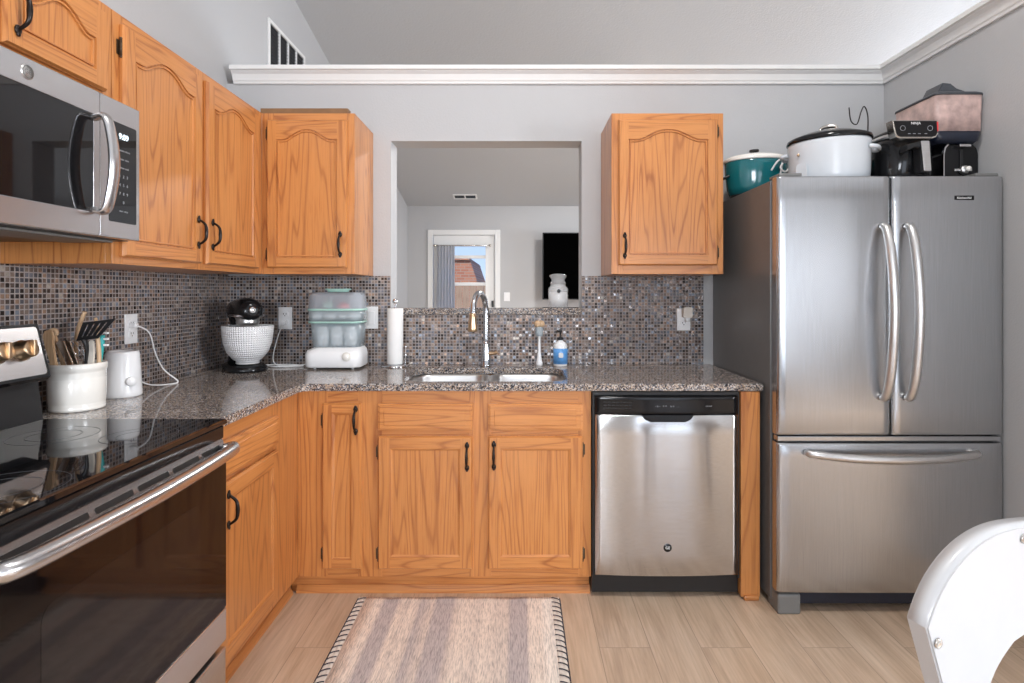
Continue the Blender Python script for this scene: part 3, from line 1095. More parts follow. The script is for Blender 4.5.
a = thing('upper_cabinet', 'long oak wall cabinet with two arched doors on the left wall, beside the microwave', 'cabinet', left_loc(1.647), PI / 2)
W = 2.943 - 1.647 - .001
carcass(a, 0, 2.608 - 1.647, 0, UD - .001, UZ0, UZ1, [(.045, .425, UZ0 + .035, UZ1 - .04), (.490, .880, UZ0 + .035, UZ1 - .04)])
for x0, x1, hx, hs in ((1.675 - 1.647, 2.087 - 1.647, 2.087 - 1.647 - .030, -1), (2.122 - 1.647, 2.545 - 1.647, 2.122 - 1.647 + .030, 1)):
    dd = panel_door('door', a, x0, x1, UZ0 + .022, UZ1 - .030, -.0005, arch=.046, fw=.046)
    bail_handle(dd, hx, UZ0 + .135, -.0195)
    for z in (UZ0 + .10, UZ1 - .10):
        hinge(dd, x0 if hs == -1 else x1, z, -.0195, hs)

a = thing('upper_cabinet', 'short oak cabinet with two arched doors above the microwave', 'cabinet', left_loc(.886), PI / 2)
carcass(a, 0, .758, 0, UD - .001, 1.790, UZ1, [(.05, .36, 1.84, UZ1 - .05), (.40, .71, 1.84, UZ1 - .05)])
for x0, x1, hx, hs in ((.030, .360, .330, -1), (.398, .722, .428, 1)):
    dd = panel_door('door', a, x0, x1, 1.829, UZ1 - .030, -.0005, arch=.046, fw=.046)
    bail_handle(dd, hx, 1.915, -.0195)
    for z in (1.87, UZ1 - .075):
        hinge(dd, x0 if hs == -1 else x1, z, -.0195, hs)

CY = YB - UD           # 2.609 face plane of the back uppers
a = thing('upper_cabinet', 'oak corner wall cabinet with one arched door, above the sterilizer', 'cabinet', (XLf, CY, 0))
carcass(a, 0, .428, 0, UD - .001, UZ0, UZ1, [(.055, .38, UZ0 + .04, UZ1 - .04)])
dd = panel_door('door', a, .028, .398, UZ0 + .028, UZ1 - .033, -.0005, arch=.046, fw=.046)
bail_handle(dd, .398 - .030, UZ0 + .135, -.0195)
hinge(dd, .028, UZ0 + .09, -.0195, -1); hinge(dd, .028, UZ1 - .095, -.0195, -1)

b = thing('loose_board', 'brown strip of wood lying on top of the corner wall cabinet', 'board', (XLf - .012, CY + .012, UZ1 + .001))
MB().prism([(0, 0), (.028, 0), (.045, .022), (.045, .026), (0, .026)][::-1], 'X', 0, .405).build('strip', 'loose_board', b)

a = thing('upper_cabinet', 'oak wall cabinet with one arched door, right of the pass-through', 'cabinet', (.427, CY, 0))
carcass(a, 0, .516, 0, UD - .001, UZ0, UZ1, [(.055, .46, UZ0 + .04, UZ1 - .04)])
dd = panel_door('door', a, .030, .486, UZ0 + .040, UZ1 - .032, -.0005, arch=.046, fw=.046)
bail_handle(dd, .058, UZ0 + .130, -.0195)
hinge(dd, .486, UZ0 + .10, -.0195, 1); hinge(dd, .486, UZ1 - .085, -.0195, 1)

# --- base cabinets
BY = 2.335             # face plane of the back run
BX = -.914             # face plane of the left run
BZ0, BZ1 = .084, .853
a = thing('base_cabinet', 'oak sink base cabinet with a narrow door, two wide doors and two false drawer fronts', 'cabinet', (BX, BY, 0))
X = lambda v: v - BX
carcass(a, 0, X(.2975), 0, YB - BY - .012, BZ0, BZ1,
        [(X(-.79), X(-.665), .14, .79), (X(-.565), X(-.205), .14, .66), (X(-.115), X(.245), .14, .66), (X(-.565), X(-.205), .70, .79), (X(-.115), X(.245), .70, .79)], hollow=True)
dd = panel_door('door', a, X(-.808), X(-.647), .121, .803, -.0005, fw=.040)
bail_handle(dd, X(-.647) - .022, .735, -.0195)
hinge(dd, X(-.808), .73, -.0195, -1); hinge(dd, X(-.808), .18, -.0195, -1)
dd = panel_door('door', a, X(-.580), X(-.191), .121, .668, -.0005, fw=.050)
bail_handle(dd, X(-.191) - .022, .585, -.0195)
hinge(dd, X(-.580), .60, -.0195, -1); hinge(dd, X(-.580), .18, -.0195, -1)
dd = panel_door('door', a, X(-.127), X(.262), .121, .668, -.0005, fw=.050)
bail_handle(dd, X(-.127) + .024, .590, -.0195)
hinge(dd, X(.262), .61, -.0195, 1); hinge(dd, X(.262), .18, -.0195, 1)


def drawer_front(parent, x0, x1, z0, z1):
    b = MB()
    b.box(x0, x1, -.0155, -.0005, z0, z1, .002)
    b.box(x0 + .006, x1 - .006, -.0195, -.010, z0 + .006, z1 - .006, .0035, seg=2)
    b.box(x0 + .026, x1 - .026, -.0215, -.018, z0 + .022, z1 - .022, .0018, seg=1)
    return b.build('drawer', 'oak_h', parent)
drawer_front(a, X(-.580), X(-.191), .690, .801)
drawer_front(a, X(-.127), X(.262), .690, .801)
MB().box(-.044, X(.2975) - .002, .045, .060, .001, BZ0, .001).prism([(.026, .0005), (.045, .0005), (.045, .030), (.040, .030), (.028, .012)], 'X', -.018, X(.2975)).build('toe_kick', 'oak_h', a)

a = thing('base_cabinet', 'oak base cabinet with one drawer and one door, beside the black range', 'cabinet', (BX, 1.645, 0), PI / 2)
W = BY - 1.645 - .001
carcass(a, 0, W, 0, XL * -1 + BX - .004, BZ0, BZ1, [(.06, .42, .14, .64), (.06, .42, .70, .79)])
dd = panel_door('door', a, .040, .466, .121, .672, -.0005, fw=.050)
bail_handle(dd, .040 + .052, .590, -.0195)
drawer_front(a, .040, .466, .690, .801)
MB().box(0.0, W + .04, .045, .060, .001, BZ0, .001).prism([(.026, .0005), (.045, .0005), (.045, .030), (.040, .030), (.028, .012)], 'X', 0, W + .02).build('toe_kick', 'oak_h', a)
# end panel right of the dishwasher
a = thing('end_panel', 'oak end panel between dishwasher and refrigerator', 'cabinet panel', (.908, 2.312, 0))
MB().box(0, .078, 0, YB - 2.312 - .002, .012, .853, .0015).build('panel', 'oak_v', a)
MB().box(.010, .072, -.012, .02, .0005, .022, .006).build('shoe', 'oak_h', a)

# --- worktop: one continuous L of granite with the sink cut-out
CT0, CT1 = .855, .885
EY, EX = 2.306, -.884
SX0, SX1, SY0, SY1 = -.500, .205, 2.372, 2.785
def worktop():
    out = [(XL + .001, 1.642), (EX, 1.642), (EX, EY - .03), (EX + .009, EY - .009), (EX + .03, EY), (.997, EY), (.997, YB - .001), (XL + .001, YB - .001)]
    hole = rrect(SX0, SX1, SY0, SY1, .085, 8)
    tb = bmesh.new()
    faces = []
    for z in (CT1, CT0):
        vo = [tb.verts.new((x, y, z)) for x, y in out]
        vh = [tb.verts.new((x, y, z)) for x, y in hole]
        eo = [tb.edges.new((vo[i], vo[(i + 1) % len(vo)])) for i in range(len(vo))]
        eh = [tb.edges.new((vh[i], vh[(i + 1) % len(vh)])) for i in range(len(vh))]
        bmesh.ops.triangle_fill(tb, edges=eo + eh, use_beauty=True)
        faces.append((vo, vh))
    for k in (0, 1):
        A, B = faces[0][k], faces[1][k]
        for i in range(len(A)):
            j = (i + 1) % len(A)
            tb.faces.new((A[i], A[j], B[j], B[i]))
    bmesh.ops.recalc_face_normals(tb, faces=tb.faces)
    es = []
    for e in tb.edges:
        if len(e.link_faces) == 2 and e.calc_face_angle(0) > 1.2 and all(abs(v.co.z - CT1) < 1e-6 or abs(v.co.z - CT0) < 1e-6 for v in e.verts) and abs(e.verts[0].co.z - e.verts[1].co.z) < 1e-6:
            es.append(e)
    bmesh.ops.bevel(tb, geom=es, offset=.004, segments=2, affect='EDGES')
    b = MB(); b.merge(tb)
    return b.build('worktop', 'granite')
tag(worktop(), 'speckled brown grey granite worktop running around the corner on the oak base cabinets', 'worktop')

# --- sink
s = thing('kitchen_sink', 'undermount stainless steel double bowl sink set in the granite worktop', 'sink', (0, 0, 0))
def bowl(x0, x1, y0, y1, depth):
    tb = bmesh.new()
    prev = None
    ztop = CT0 - .0005
    for ins, dz, r in ((-.016, 0, .07), (0, 0, .06), (.004, -.01, .06), (.012, -depth + .03, .055), (.022, -depth + .008, .045), (.045, -depth, .03)):
        ring = [tb.verts.new((x, y, ztop + dz)) for x, y in rrect(x0 + ins, x1 - ins, y0 + ins, y1 - ins, r, 6)]
        if prev:
            for i in range(len(ring)):
                j = (i + 1) % len(ring)
                f = tb.faces.new((prev[i], prev[j], ring[j], ring[i])); f.smooth = True
        prev = ring
    tb.faces.new(prev)
    bmesh.ops.recalc_face_normals(tb, faces=tb.faces)
    b = MB(); b.merge(tb)
    return b
for x0, x1 in ((SX0 + .004, -.155), (-.125, SX1 - .004)):
    bo = bowl(x0, x1, SY0 + .004, SY1 - .004, .19).build('bowl', 'steel_plain', s)
    MB().lathe([(0, .002), (.042, .002), (.045, 0), (.045, -.004), (0, -.004)], ((x0 + x1) / 2, 2.60, CT0 - .186), 24).build('drain', 'chrome', bo)

# faucet
f = thing('kitchen_faucet', 'chrome pull-down kitchen faucet with a champagne spray head behind the sink', 'faucet', (-.168, 2.865, CT1))
MB().lathe([(0, 0), (.028, 0), (.028, .006), (.024, .012), (.023, .05), (.020, .085), (.0165, .11), (.0155, .13), (0, .13)], (0, 0, 0), 28).build('base', 'faucet_steel', f)
hd = Vector((-.055, -.17, 0)); hl = hd.length; hu = hd.normalized()
pts = [(0, 0, .12), (0, 0, .27)]
for k in range(1, 9):
    th = PI * k / 9
    rr = hl / 2 * .95
    pts.append((hu.x * (rr - rr * math.cos(th)), hu.y * (rr - rr * math.cos(th)), .28 + .088 * math.sin(th)))
end = Vector((hu.x * hl * .97, hu.y * hl * .97, .27))
pts.append(tuple(end))
MB().tube(pts, .0145, 16).build('spout', 'faucet_steel', f)
MB().lathe([(0, 0), (.015, 0), (.016, -.02), (.023, -.072), (.024, -.085), (.020, -.090), (0, -.092)], (end.x, end.y, end.z + .005), 24).build('spray_head', 'champagne', f)
lv = MB().tube([(.018, -.004, .065), (.040, -.010, .066), (.060, -.016, .072)], [.012, .009, .007], 12)
lv.build('lever', 'champagne', f)

# --- dishwasher
a = thing('dishwasher', 'stainless steel dishwasher with black control strip under the worktop', 'dishwasher', (0, 0, 0))
MB().box(.300, .905, 2.335, 2.90, .02, .850, .002).build('body', 'black', a)
MB().box(.302, .904, 2.318, 2.334, .836, .850, .001).box(.302, .309, 2.318, 2.334, .085, .836).box(.897, .904, 2.318, 2.334, .085, .836).build('surround', 'black', a)
# curved steel door
def curved_front(x0, x1, z0, z1, yback, yedge, bulge, n=24, notch=None, r=.006, zb=0.0):
    tb = bmesh.new()
    prof = [(x0, yback)]
    for i in range(n + 1):
        t = i / n
        prof.append((x0 + (x1 - x0) * t, yedge - bulge * (1 - (2 * t - 1) ** 2)))
    prof.append((x1, yback))
    zs = [z0, z0 + r * .3, z0 + r] + [z0 + r + (z1 - z0 - 2 * r) * k / 8 for k in range(1, 8)] + [z1 - r, z1 - r * .3, z1]
    rows = []
    for iz, z in enumerate(zs):
        ins = r if iz in (0, len(zs) - 1) else (r * .3 if iz in (1, len(zs) - 2) else 0)
        rows.append([tb.verts.new((x, y if k in (0, len(prof) - 1) else min(yback - .001, y + ins), z)) for k, (x, y) in enumerate(prof)])
    for ra, rb in zip(rows[:-1], rows[1:]):
        for k in range(len(prof) - 1):
            fc = tb.faces.new((ra[k], ra[k + 1], rb[k + 1], rb[k]))
            if 0 < k < len(prof) - 2:
                fc.smooth = True
        tb.faces.new((ra[-1], ra[0], rb[0], rb[-1]))
    tb.faces.new(rows[0][::-1]); tb.faces.new(rows[-1])
    bmesh.ops.recalc_face_normals(tb, faces=tb.faces)
    b = MB(); b.merge(tb)
    return b
dr = curved_front(.311, .895, .104, .760, 2.334, 2.306, .014).build('door', 'steel', a)
pk = curved_front(.311, .895, .761, .834, 2.334, 2.308, .016).build('control_panel', 'black_gloss', a)
MB().prism([(-.105, 0), (-.092, -.018), (-.07, -.028), (.07, -.028), (.092, -.018), (.105, 0)], 'Y', 2.286, 2.2945).xf(Matrix.Translation((.603, 0, .761))).build('pocket_handle', 'black_gloss', a)
b = MB()
for r_ in range(3):
    for k in range(7):
        b.box(.345 + k * .017, .357 + k * .017, 2.2995 - .002 * k / 3, 2.303, .785 + r_ * .012, .789 + r_ * .012)
b.build('vent_slot', 'black', a)
text('printed_symbols', '- o -   = =    o o   . .', .012, 'grey_print', a, (.60, 2.2908, .797))
text('printed_symbols', 'normal', .009, 'grey_print', a, (.77, 2.2935, .797))
MB().lathe([(0, .001), (.016, .001), (.017, 0), (.017, -.002), (0, -.002)], (.603, 2.2917, .222), 28, axis='Y').build('badge', 'black_gloss', a)
text('monogram', 'GE', .015, 'white_print', a, (.603, 2.2905, .222))
MB().box(.302, .903, 2.36, 2.376, .010, .085, .002).build('toe_panel', 'navy_black', a)

# --- refrigerator
FX0, FX1 = 1.006, 1.889
FM = (FX0 + FX1) / 2
a = thing('refrigerator', 'stainless steel french door refrigerator with bottom freezer drawer', 'refrigerator', (0, 0, 0))
MB().box(FX0, FX1, 2.262, 2.93, .03, 1.706, .004).build('body', 'fridge_side', a)
MB().box(FX0 + .01, FX1 - .01, 2.246, 2.262, .08, 1.700).build('gasket', 'black', a)
def fridge_front(name, x0, x1, z0, z1, hinge_side=0):
    # soft rounded slab, thick, slight convex front over the whole width
    tb = bmesh.new()
    n = 22
    yb, ye = 2.245, 2.197
    rr = .014
    def yy(x):
        t = (x - FX0) / (FX1 - FX0)
        return ye - .004 * (1 - (2 * t - 1) ** 2)
    prof = [(x0, yb), (x0, yy(x0) + rr), (x0 + rr * .3, yy(x0) + rr * .3), (x0 + rr, yy(x0 + rr))]
    for i in range(1, n):
        x = x0 + rr + (x1 - x0 - 2 * rr) * i / n
        prof.append((x, yy(x)))
    prof += [(x1 - rr, yy(x1 - rr)), (x1 - rr * .3, yy(x1) + rr * .3), (x1, yy(x1) + rr), (x1, yb)]
    zs = [(z0, .008), (z0 + .003, .002), (z0 + .01, 0)] + [(z0 + (z1 - z0) * k / 10, 0) for k in range(1, 10)] + [(z1 - .01, 0), (z1 - .003, .002), (z1, .008)]
    rows = []
    for z, ins in zs:
        rows.append([tb.verts.new((x, y if k in (0, len(prof) - 1) else min(yb - .0005, y + ins), z)) for k, (x, y) in enumerate(prof)])
    for ra, rb in zip(rows[:-1], rows[1:]):
        for k in range(len(prof) - 1):
            fc = tb.faces.new((ra[k], ra[k + 1], rb[k + 1], rb[k])); fc.smooth = 0 < k < len(prof) - 2
        tb.faces.new((ra[-1], ra[0], rb[0], rb[-1]))
    tb.faces.new(rows[0][::-1]); tb.faces.new(rows[-1])
    bmesh.ops.recalc_face_normals(tb, faces=tb.faces)
    b = MB(); b.merge(tb)
    return b.build(name, 'steel_fridge', a), yy
for x0, x1, hx in ((FX0 + .001, FM - .003, FM - .040), (FM + .003, FX1 - .001, FM + .055)):
    dr, yy = fridge_front('door', x0, x1, .702, 1.712)
    y = yy(hx)
    MB().tube([(hx, y - .004, 1.515), (hx, y - .030, 1.500), (hx, y - .058, 1.40), (hx, y - .076, 1.19), (hx, y - .058, .965), (hx, y - .030, .865), (hx, y - .004, .85)],
              [.013, .016, .017, .017, .017, .016, .013], 14, up=(1, 0, 0)).build('handle', 'steel_plain', dr)
    if hx > FM:
        bd = MB().box(1.690, 1.768, y - .001 + .002, y + .006, 1.617, 1.635, .001).build('badge', 'black_gloss', dr)
        text('lettering', 'KitchenAid', .0125, 'white_print', bd, (1.729, y + .0008, 1.6255))
dr, yy = fridge_front('freezer_drawer', FX0 + .001, FX1 - .001, .088, .672)
MB().tube([(1.115, yy(1.115) - .003, .638), (1.135, yy(1.13) - .030, .636), (1.27, yy(1.27) - .060, .630), (FM, yy(FM) - .072, .628), (1.61, yy(1.61) - .060, .630), (1.748, yy(1.75) - .030, .636), (1.768, yy(1.768) - .003, .638)],
          [.012, .015, .016, .016, .016, .015, .012], 14).build('handle', 'steel_plain', dr)
MB().box(FX0 + .004, FX1 - .004, 2.205, 2.245, .676, .697, .004).build('divider', 'steel_fridge', a)
for x0 in (FX0 + .005, FX1 - .095):
    MB().box(x0, x0 + .090, 2.205, 2.30, .0, .030 + .05, .008).build('foot', 'foot_grey', a)
MB().box(FX0 + .1, FX1 - .1, 2.24, 2.26, .025, .080, .002).build('toe_grille', 'navy_black', a)
for x0 in (FX0 + .012, FX1 - .102):
    MB().box(x0, x0 + .09, 2.21, 2.30, 1.7125, 1.726, .004).build('hinge_cover', 'foot_grey', a)

# --- range
RY0, RY1 = .880, 1.638
a = thing('range', 'black and stainless electric range with a glass cooktop', 'range', (.007, 0, 0))
MB().box(XL + .012, -.885, RY0, RY1, .03, .872, .003).build('body', 'black', a)
MB().prism([(XL + .12, .874), (-.862, .874), (-.853, .880), (-.854, .890), (-.860, .892), (XL + .12, .892)], 'Y', RY0 - .001, RY1 + .001, bev=.001).build('cooktop', 'black_glass', a)
for cx, cy, r_ in ((-1.20, 1.06, .075), (-1.20, 1.45, .095), (-.98, 1.06, .105), (-.98, 1.45, .085)):
    for q in (r_, r_ * .6):
        MB().lathe([(q, .0), (q + .0009, 0), (q + .0009, .0002), (q, .0002), (q, 0)], (cx, cy, .8922), 48).build('burner_marking', 'dark_grey', a)
MB().box(-.884, -.862, RY0 + .002, RY1 - .002, .838, .873, .002).build('upper_front', 'black_gloss', a)
d = MB().box(-.884, -.853, RY0 + .003, RY1 - .003, .352, .792, .003).build('oven_door', 'oven_glass', a)
MB().prism(rrect(1.0, 1.50, .44, .70, .03), 'X', -.8532, -.8526).build('oven_window', 'oven_window', d)
# vent trim with slots
vt = MB().prism([(-.884, .793), (-.853, .793), (-.853, .800), (-.866, .8365), (-.884, .8365)], 'Y', RY0 + .003, RY1 - .003).build('vent_trim', 'steel_range', d)
b = MB()
for k in range(6):
    y0 = .925 + k * .1285 - .045
    y0 = max(y0, RY0 + .02)
    b.prism(rrect(y0 + .0, min(y0 + .110, RY1 - .03), -.0065, .0065, .003, 3), 'X', -.001, .0006)
sl = b.xf(Matrix.Translation((-.8590, 0, .8185)) @ Matrix.Rotation(-.34, 4, 'Y')).build('vent_slot', 'black', vt)
MB().tube([(-.852, RY1 - .030, .812), (-.826, RY1 - .020, .814), (-.810, RY1 - .10, .815), (-.798, 1.26, .815), (-.810, RY0 + .10, .815), (-.826, RY0 + .020, .814), (-.852, RY0 + .03, .812)],
          [.015, .0185, .0185, .0185, .0185, .0185, .015], 16).build('handle', 'steel_range', d)
MB().box(-.884, -.853, RY0 + .003, RY1 - .003, .256, .350, .003).build('lower_trim', 'steel_range', d)
MB().box(-.884, -.855, RY0 + .003, RY1 - .003, .055, .236, .003).build('storage_drawer', 'steel_range', a)
# backguard
MB().prism([(XL + .012, .8925), (XL + .135, .8925), (XL + .118, 1.02), (XL + .012, 1.02)], 'Y', RY0, RY1 - .001).build('backguard_base', 'black', a)
bgp = [(XL + .10, 1.168), (XL + .125, 1.168), (XL + .162, 1.018), (XL + .155, 1.008), (XL + .012, 1.008), (XL + .012, 1.15)]
bgo = MB().prism(bgp, 'Y', RY0 - .002, RY1 - .004, bev=.003).build('backguard', 'black_gloss', a)
sl = math.atan2(.037, .150)
def on_guard(z):      # x on the sloping control face
    return XL + .125 + (1.168 - z) * .037 / .150
n_ = Vector((math.cos(sl), 0, math.sin(sl)))
MB().prism(rrect(RY0 + .010, RY1 - .016, -.069, .069, .010), 'X', .0, .0012).xf(Matrix.Translation((on_guard(1.093), 0, 1.093)) @ Matrix.Rotation(-sl, 4, 'Y')).build('control_face', 'steel_range', bgo)
for yk in (1.555, 1.478, 1.03, .955):
    p = Vector((on_guard(1.098), yk, 1.098)) + n_ * .0015
    k = MB().lathe([(0, 0), (.029, 0), (.029, .006), (.025, .008), (.024, .030), (.021, .033), (0, .033)], p, 30, axis=tuple(n_))
    k.box(p.x + .028, p.x + .042, yk - .005, yk + .005, p.z - .012, p.z + .030, .002)
    k.build('knob', 'champagne', bgo)
MB().prism(rrect(1.13, 1.38, -.035, .035, .006), 'X', .0012, .002).xf(Matrix.Translation((on_guard(1.093), 0, 1.093)) @ Matrix.Rotation(-sl, 4, 'Y')).build('display', 'black_glass', bgo)
MB().box(XL + .05, -.90, RY0 + .03, RY0 + .06, 0, .03).box(XL + .05, -.90, RY1 - .06, RY1 - .03, 0, .03).build('foot', 'black', a)

# --- microwave (local: x = world Y, front = +X world)
XM = -1.104
a = thing('microwave', 'stainless over-the-range microwave hanging under the short oak cabinet', 'microwave', (XM, .887, 0), PI / 2)
MW = .757
MB().box(0, MW, .030, XM - XL - .002, 1.406, 1.786, .003).build('body', 'black', a)
seam = 1.489 - .887
dr = MB()
gz0, gz1 = 1.468, 1.722
dr.box(0, seam - .001, 0, .029, gz1, 1.786, .002).box(0, seam - .001, 0, .029, 1.408, gz0, .002)
dr.box(0, .03, 0, .029, gz0, gz1, .001)
dr.box(seam - .022, seam - .001, 0, .029, gz0, gz1, .001)
d = dr.build('door', 'steel_range', a)
MB().box(.030, seam - .022, .001, .022, gz0, gz1, .001).build('door_window', 'black_glass', d)
MB().box(seam + .001, MW, 0, .029, 1.408, 1.786, .002).build('panel_surround', 'steel_range', a)
cp = MB().prism(rrect(1.522 - .887, 1.628 - .887, 1.452, 1.726, .005), 'Y', -.0015, .0).build('control_panel', 'black_glass', a)
text('clock_display', '9:09', .022, 'display', cp, (.688, -.0022, 1.690), label='lit clock digits')
for r_, tx in enumerate(('popcorn reheat', 'potato  time', 'defrost cook', '1   2   3', '4   5   6', '7   8   9', '    0    ', 'start  stop')):
    text('key_print', tx, .011 if r_ > 2 and r_ < 7 else .008, 'grey_print', cp, (.688, -.0020, 1.652 - r_ * .024))
MB().tube([(seam - .020, .002, 1.712), (seam - .020, -.030, 1.715), (seam - .020, -.046, 1.66), (seam - .020, -.052, 1.595), (seam - .020, -.046, 1.53), (seam - .020, -.030, 1.472), (seam - .020, .002, 1.475)],
          [.014, .016, .017, .018, .017, .016, .014], 14, flat=.55, up=(0, 1, 0)).build('handle', 'steel_range', d)
MB().lathe([(0, .0015), (.016, .0015), (.017, .0), (.0165, -.001), (0, -.001)], (1.268 - .887, -.0005, 1.754), 32, axis='Y').build('badge', 'steel_plain', d)
b = MB()
b.lathe([(.0125, .0006), (.0145, .0006), (.0145, 0), (.0125, 0), (.0125, .0006)], (1.268 - .887, -.0022, 1.754), 32, axis='Y')
b.build('badge_ring', 'foot_grey', d)
text('monogram', 'GE', .015, 'foot_grey', d, (1.268 - .887, -.0024, 1.754))
b = MB()
b.box(.04, MW - .04, .05, .19, 1.400, 1.4055)
b.build('vent_grille', 'foot_grey', a)

# ------------------------------------------------------------------ things on the worktop
def at(px, py, Y):
    """point at distance Y along the photograph's measured direction"""
    return Vector(((px - 519) / 565 * Y, Y, 1.26 + (292 - py) / 565 * Y))


def loft_rr(b, rings, n=5, mi=None, cap0=True, cap1=True):
    """rounded-rectangle rings (x0,x1,y0,y1,z,r) joined into a body"""
    tb = bmesh.new(); prev = None; first = None
    for x0, x1, y0, y1, z, r in rings:
        ring = [tb.verts.new((x, y, z)) for x, y in rrect(x0, x1, y0, y1, r, n)]
        if prev:
            for i in range(len(ring)):
                j = (i + 1) % len(ring)
                f = tb.faces.new((prev[i], prev[j], ring[j], ring[i])); f.smooth = True
        else:
            first = ring
        prev = ring
    if cap0: tb.faces.new(first[::-1])
    if cap1: tb.faces.new(prev)
    bmesh.ops.recalc_face_normals(tb, faces=tb.faces)
    b.merge(tb, mi)
    return b

Z0 = CT1 + .0005
# utensil crock
ck = (-1.418, 1.815)
a = thing('utensil_crock', 'cream ceramic crock full of cooking utensils beside the range', 'crock', (ck[0], ck[1], Z0))
MB().lathe([(0, 0), (.071, 0), (.074, .003), (.0750, .010), (.0735, .013), (.0750, .017), (.0735, .021), (.0750, .025), (.0760, .06), (.0765, .100), (.0750, .103), (.0768, .107), (.0750, .111), (.0768, .115), (.0750, .119), (.0770, .123), (.0775, .127), (.0790, .129), (.0790, .144), (.076, .149), (.071, .146), (.070, .13), (.069, .02), (0, .014)], (0, 0, 0), 56).build('body', 'cream', a)

t = thing('wooden_spatula', 'wide beige spatula leaning out at the left of the cream crock', 'spatula', (ck[0], ck[1], Z0))
def rel(p): return Vector(p) - Vector((ck[0], ck[1], Z0))
def blade(name, mat, parent, pts, Y, th=.006, origin=None):
    """flat utensil outline given as points of the photo at distance Y"""
    og = Vector(origin)
    q = [at(px, py, Y) - og for px, py in pts]
    b = MB(); b.prism([(p.x, p.z) for p in q], 'Y', q[0].y - th / 2, q[0].y + th / 2, bev=th * .25)
    return b.build(name, mat, parent)
og = (ck[0], ck[1], Z0)
blade('blade', 'utensil_wood', t, [(43, 336), (45, 331), (50, 329.5), (53, 332), (54, 338), (54, 345), (58, 368), (59, 384), (53, 384), (50, 362), (45, 345)], 1.76, .008, og)
t = thing('wooden_utensil', 'pale wooden utensil with a round looped end in the cream crock', 'utensil', og)
p = rel(at(53.5, 332.5, 1.80))
MB().lathe([(.005, -.006), (.0135, -.006), (.0150, 0), (.0135, .006), (.005, .006), (.0038, 0), (.005, -.006)], p, 20, axis='Y').tube([p + Vector((.004, 0, -.012)), rel(at(68, 380, 1.815))], .006, 8).build('loop_handle', 'utensil_wood', t)
t = thing('kitchen_tongs', 'silver kitchen tongs standing in the cream crock', 'tongs', og)
for dx in (0, 6.5):
    blade('arm', 'nickel', t, [(56 + dx, 343), (60 + dx, 340), (64 + dx, 341), (74 + dx * .8, 366), (80 + dx * .5, 392), (74 + dx * .5, 392), (69 + dx * .8, 368)], 1.795 + dx * .002, .004, og)
t = thing('wooden_spoon', 'long pale wooden stick leaning right at the back of the cream crock', 'spoon', og)
MB().tube([rel(at(85, 311.5, 1.875)), rel(at(78, 330, 1.872)), rel(at(76, 352, 1.856)), rel(at(78, 380, 1.845))], [.006, .0065, .006, .006], 8).build('stick', 'utensil_wood', t)
t = thing('wooden_spoon', 'pale wooden spoon handle standing upright at the right of the cream crock', 'spoon', og)
MB().tube([rel(at(95.5, 318, 1.83)), rel(at(98, 340, 1.82)), rel(at(99, 362, 1.82)), rel(at(95, 384, 1.82))], [.005, .0065, .0065, .006], 8).build('stick', 'utensil_wood', t)
t = thing('whisk', 'small wire whisk behind the black slotted turner', 'whisk', og)
b = MB()
c0, c1 = rel(at(70, 341, 1.83)), rel(at(84, 362, 1.83))
ax = (c1 - c0)
for k in range(5):
    aa = k * PI / 5
    nrm = Vector((ax.z, 0, -ax.x)).normalized()
    side = nrm * math.cos(aa) + Vector((0, 1, 0)) * math.sin(aa)
    b.tube([c1, c0 + ax * .55 + side * .022, c0 + ax * .12 + side * .020, c0, c0 + ax * .12 - side * .020, c0 + ax * .55 - side * .022, c1], .0011, 6)
b.tube([c1, rel(at(88, 385, 1.82))], .005, 8)
b.build('wires', 'chrome', t)
t = thing('slotted_turner', 'black slotted turner standing in the cream crock', 'turner', og)
A, B_, C_, D = [rel(at(*q, 1.80)) for q in ((76.5, 341), (83, 322.5), (116, 318.5), (98, 338.5))]
def bil(u, v): return A * (1 - u) * (1 - v) + D * u * (1 - v) + B_ * (1 - u) * v + C_ * u * v
b = MB()
def patch(u0, u1, v0, v1):
    q = [bil(u0, v0), bil(u1, v0), bil(u1, v1), bil(u0, v1)]
    b.prism([(p.x, p.z) for p in q], 'Y', q[0].y - .0015, q[0].y + .0015)
patch(0, 1, 0, .18); patch(0, 1, .86, 1)
for u0, u1 in ((0, .16), (.22, .36), (.42, .56), (.62, .76), (.82, 1)):
    patch(u0, u1, .18, .86)
b.build('blade', 'black', t)
MB().tube([bil(.32, .05), rel(at(87, 348, 1.805)), rel(at(86, 364, 1.81)), rel(at(85, 388, 1.815))], [.012, .007, .0065, .006], 8, flat=.6).build('handle', 'black', t)
t = thing('beige_spatula', 'beige silicone spatula in the middle of the cream crock', 'spatula', og)
blade('blade', 'beige', t, [(88, 344), (91, 340), (94, 341), (95, 350), (94, 366), (94, 388), (88, 388), (88, 366)], 1.815, .007, og)
t = thing('silicone_brush', 'teal handled brush with white bristles at the right edge of the cream crock', 'brush', og)
MB().tube([rel(at(102, 335, 1.83)), rel(at(101, 352, 1.83)), rel(at(95, 384, 1.83))], [.0085, .0075, .006], 10).build('handle', 'teal_silicone', t)
b = MB()
for k in range(3):
    p = rel(at(104, 333 + k * 6, 1.828)); b.box(p.x, p.x + .014, p.y - .004, p.y + .004, p.z - .003, p.z + .003, .001)
b.build('bristles', 'white', t)

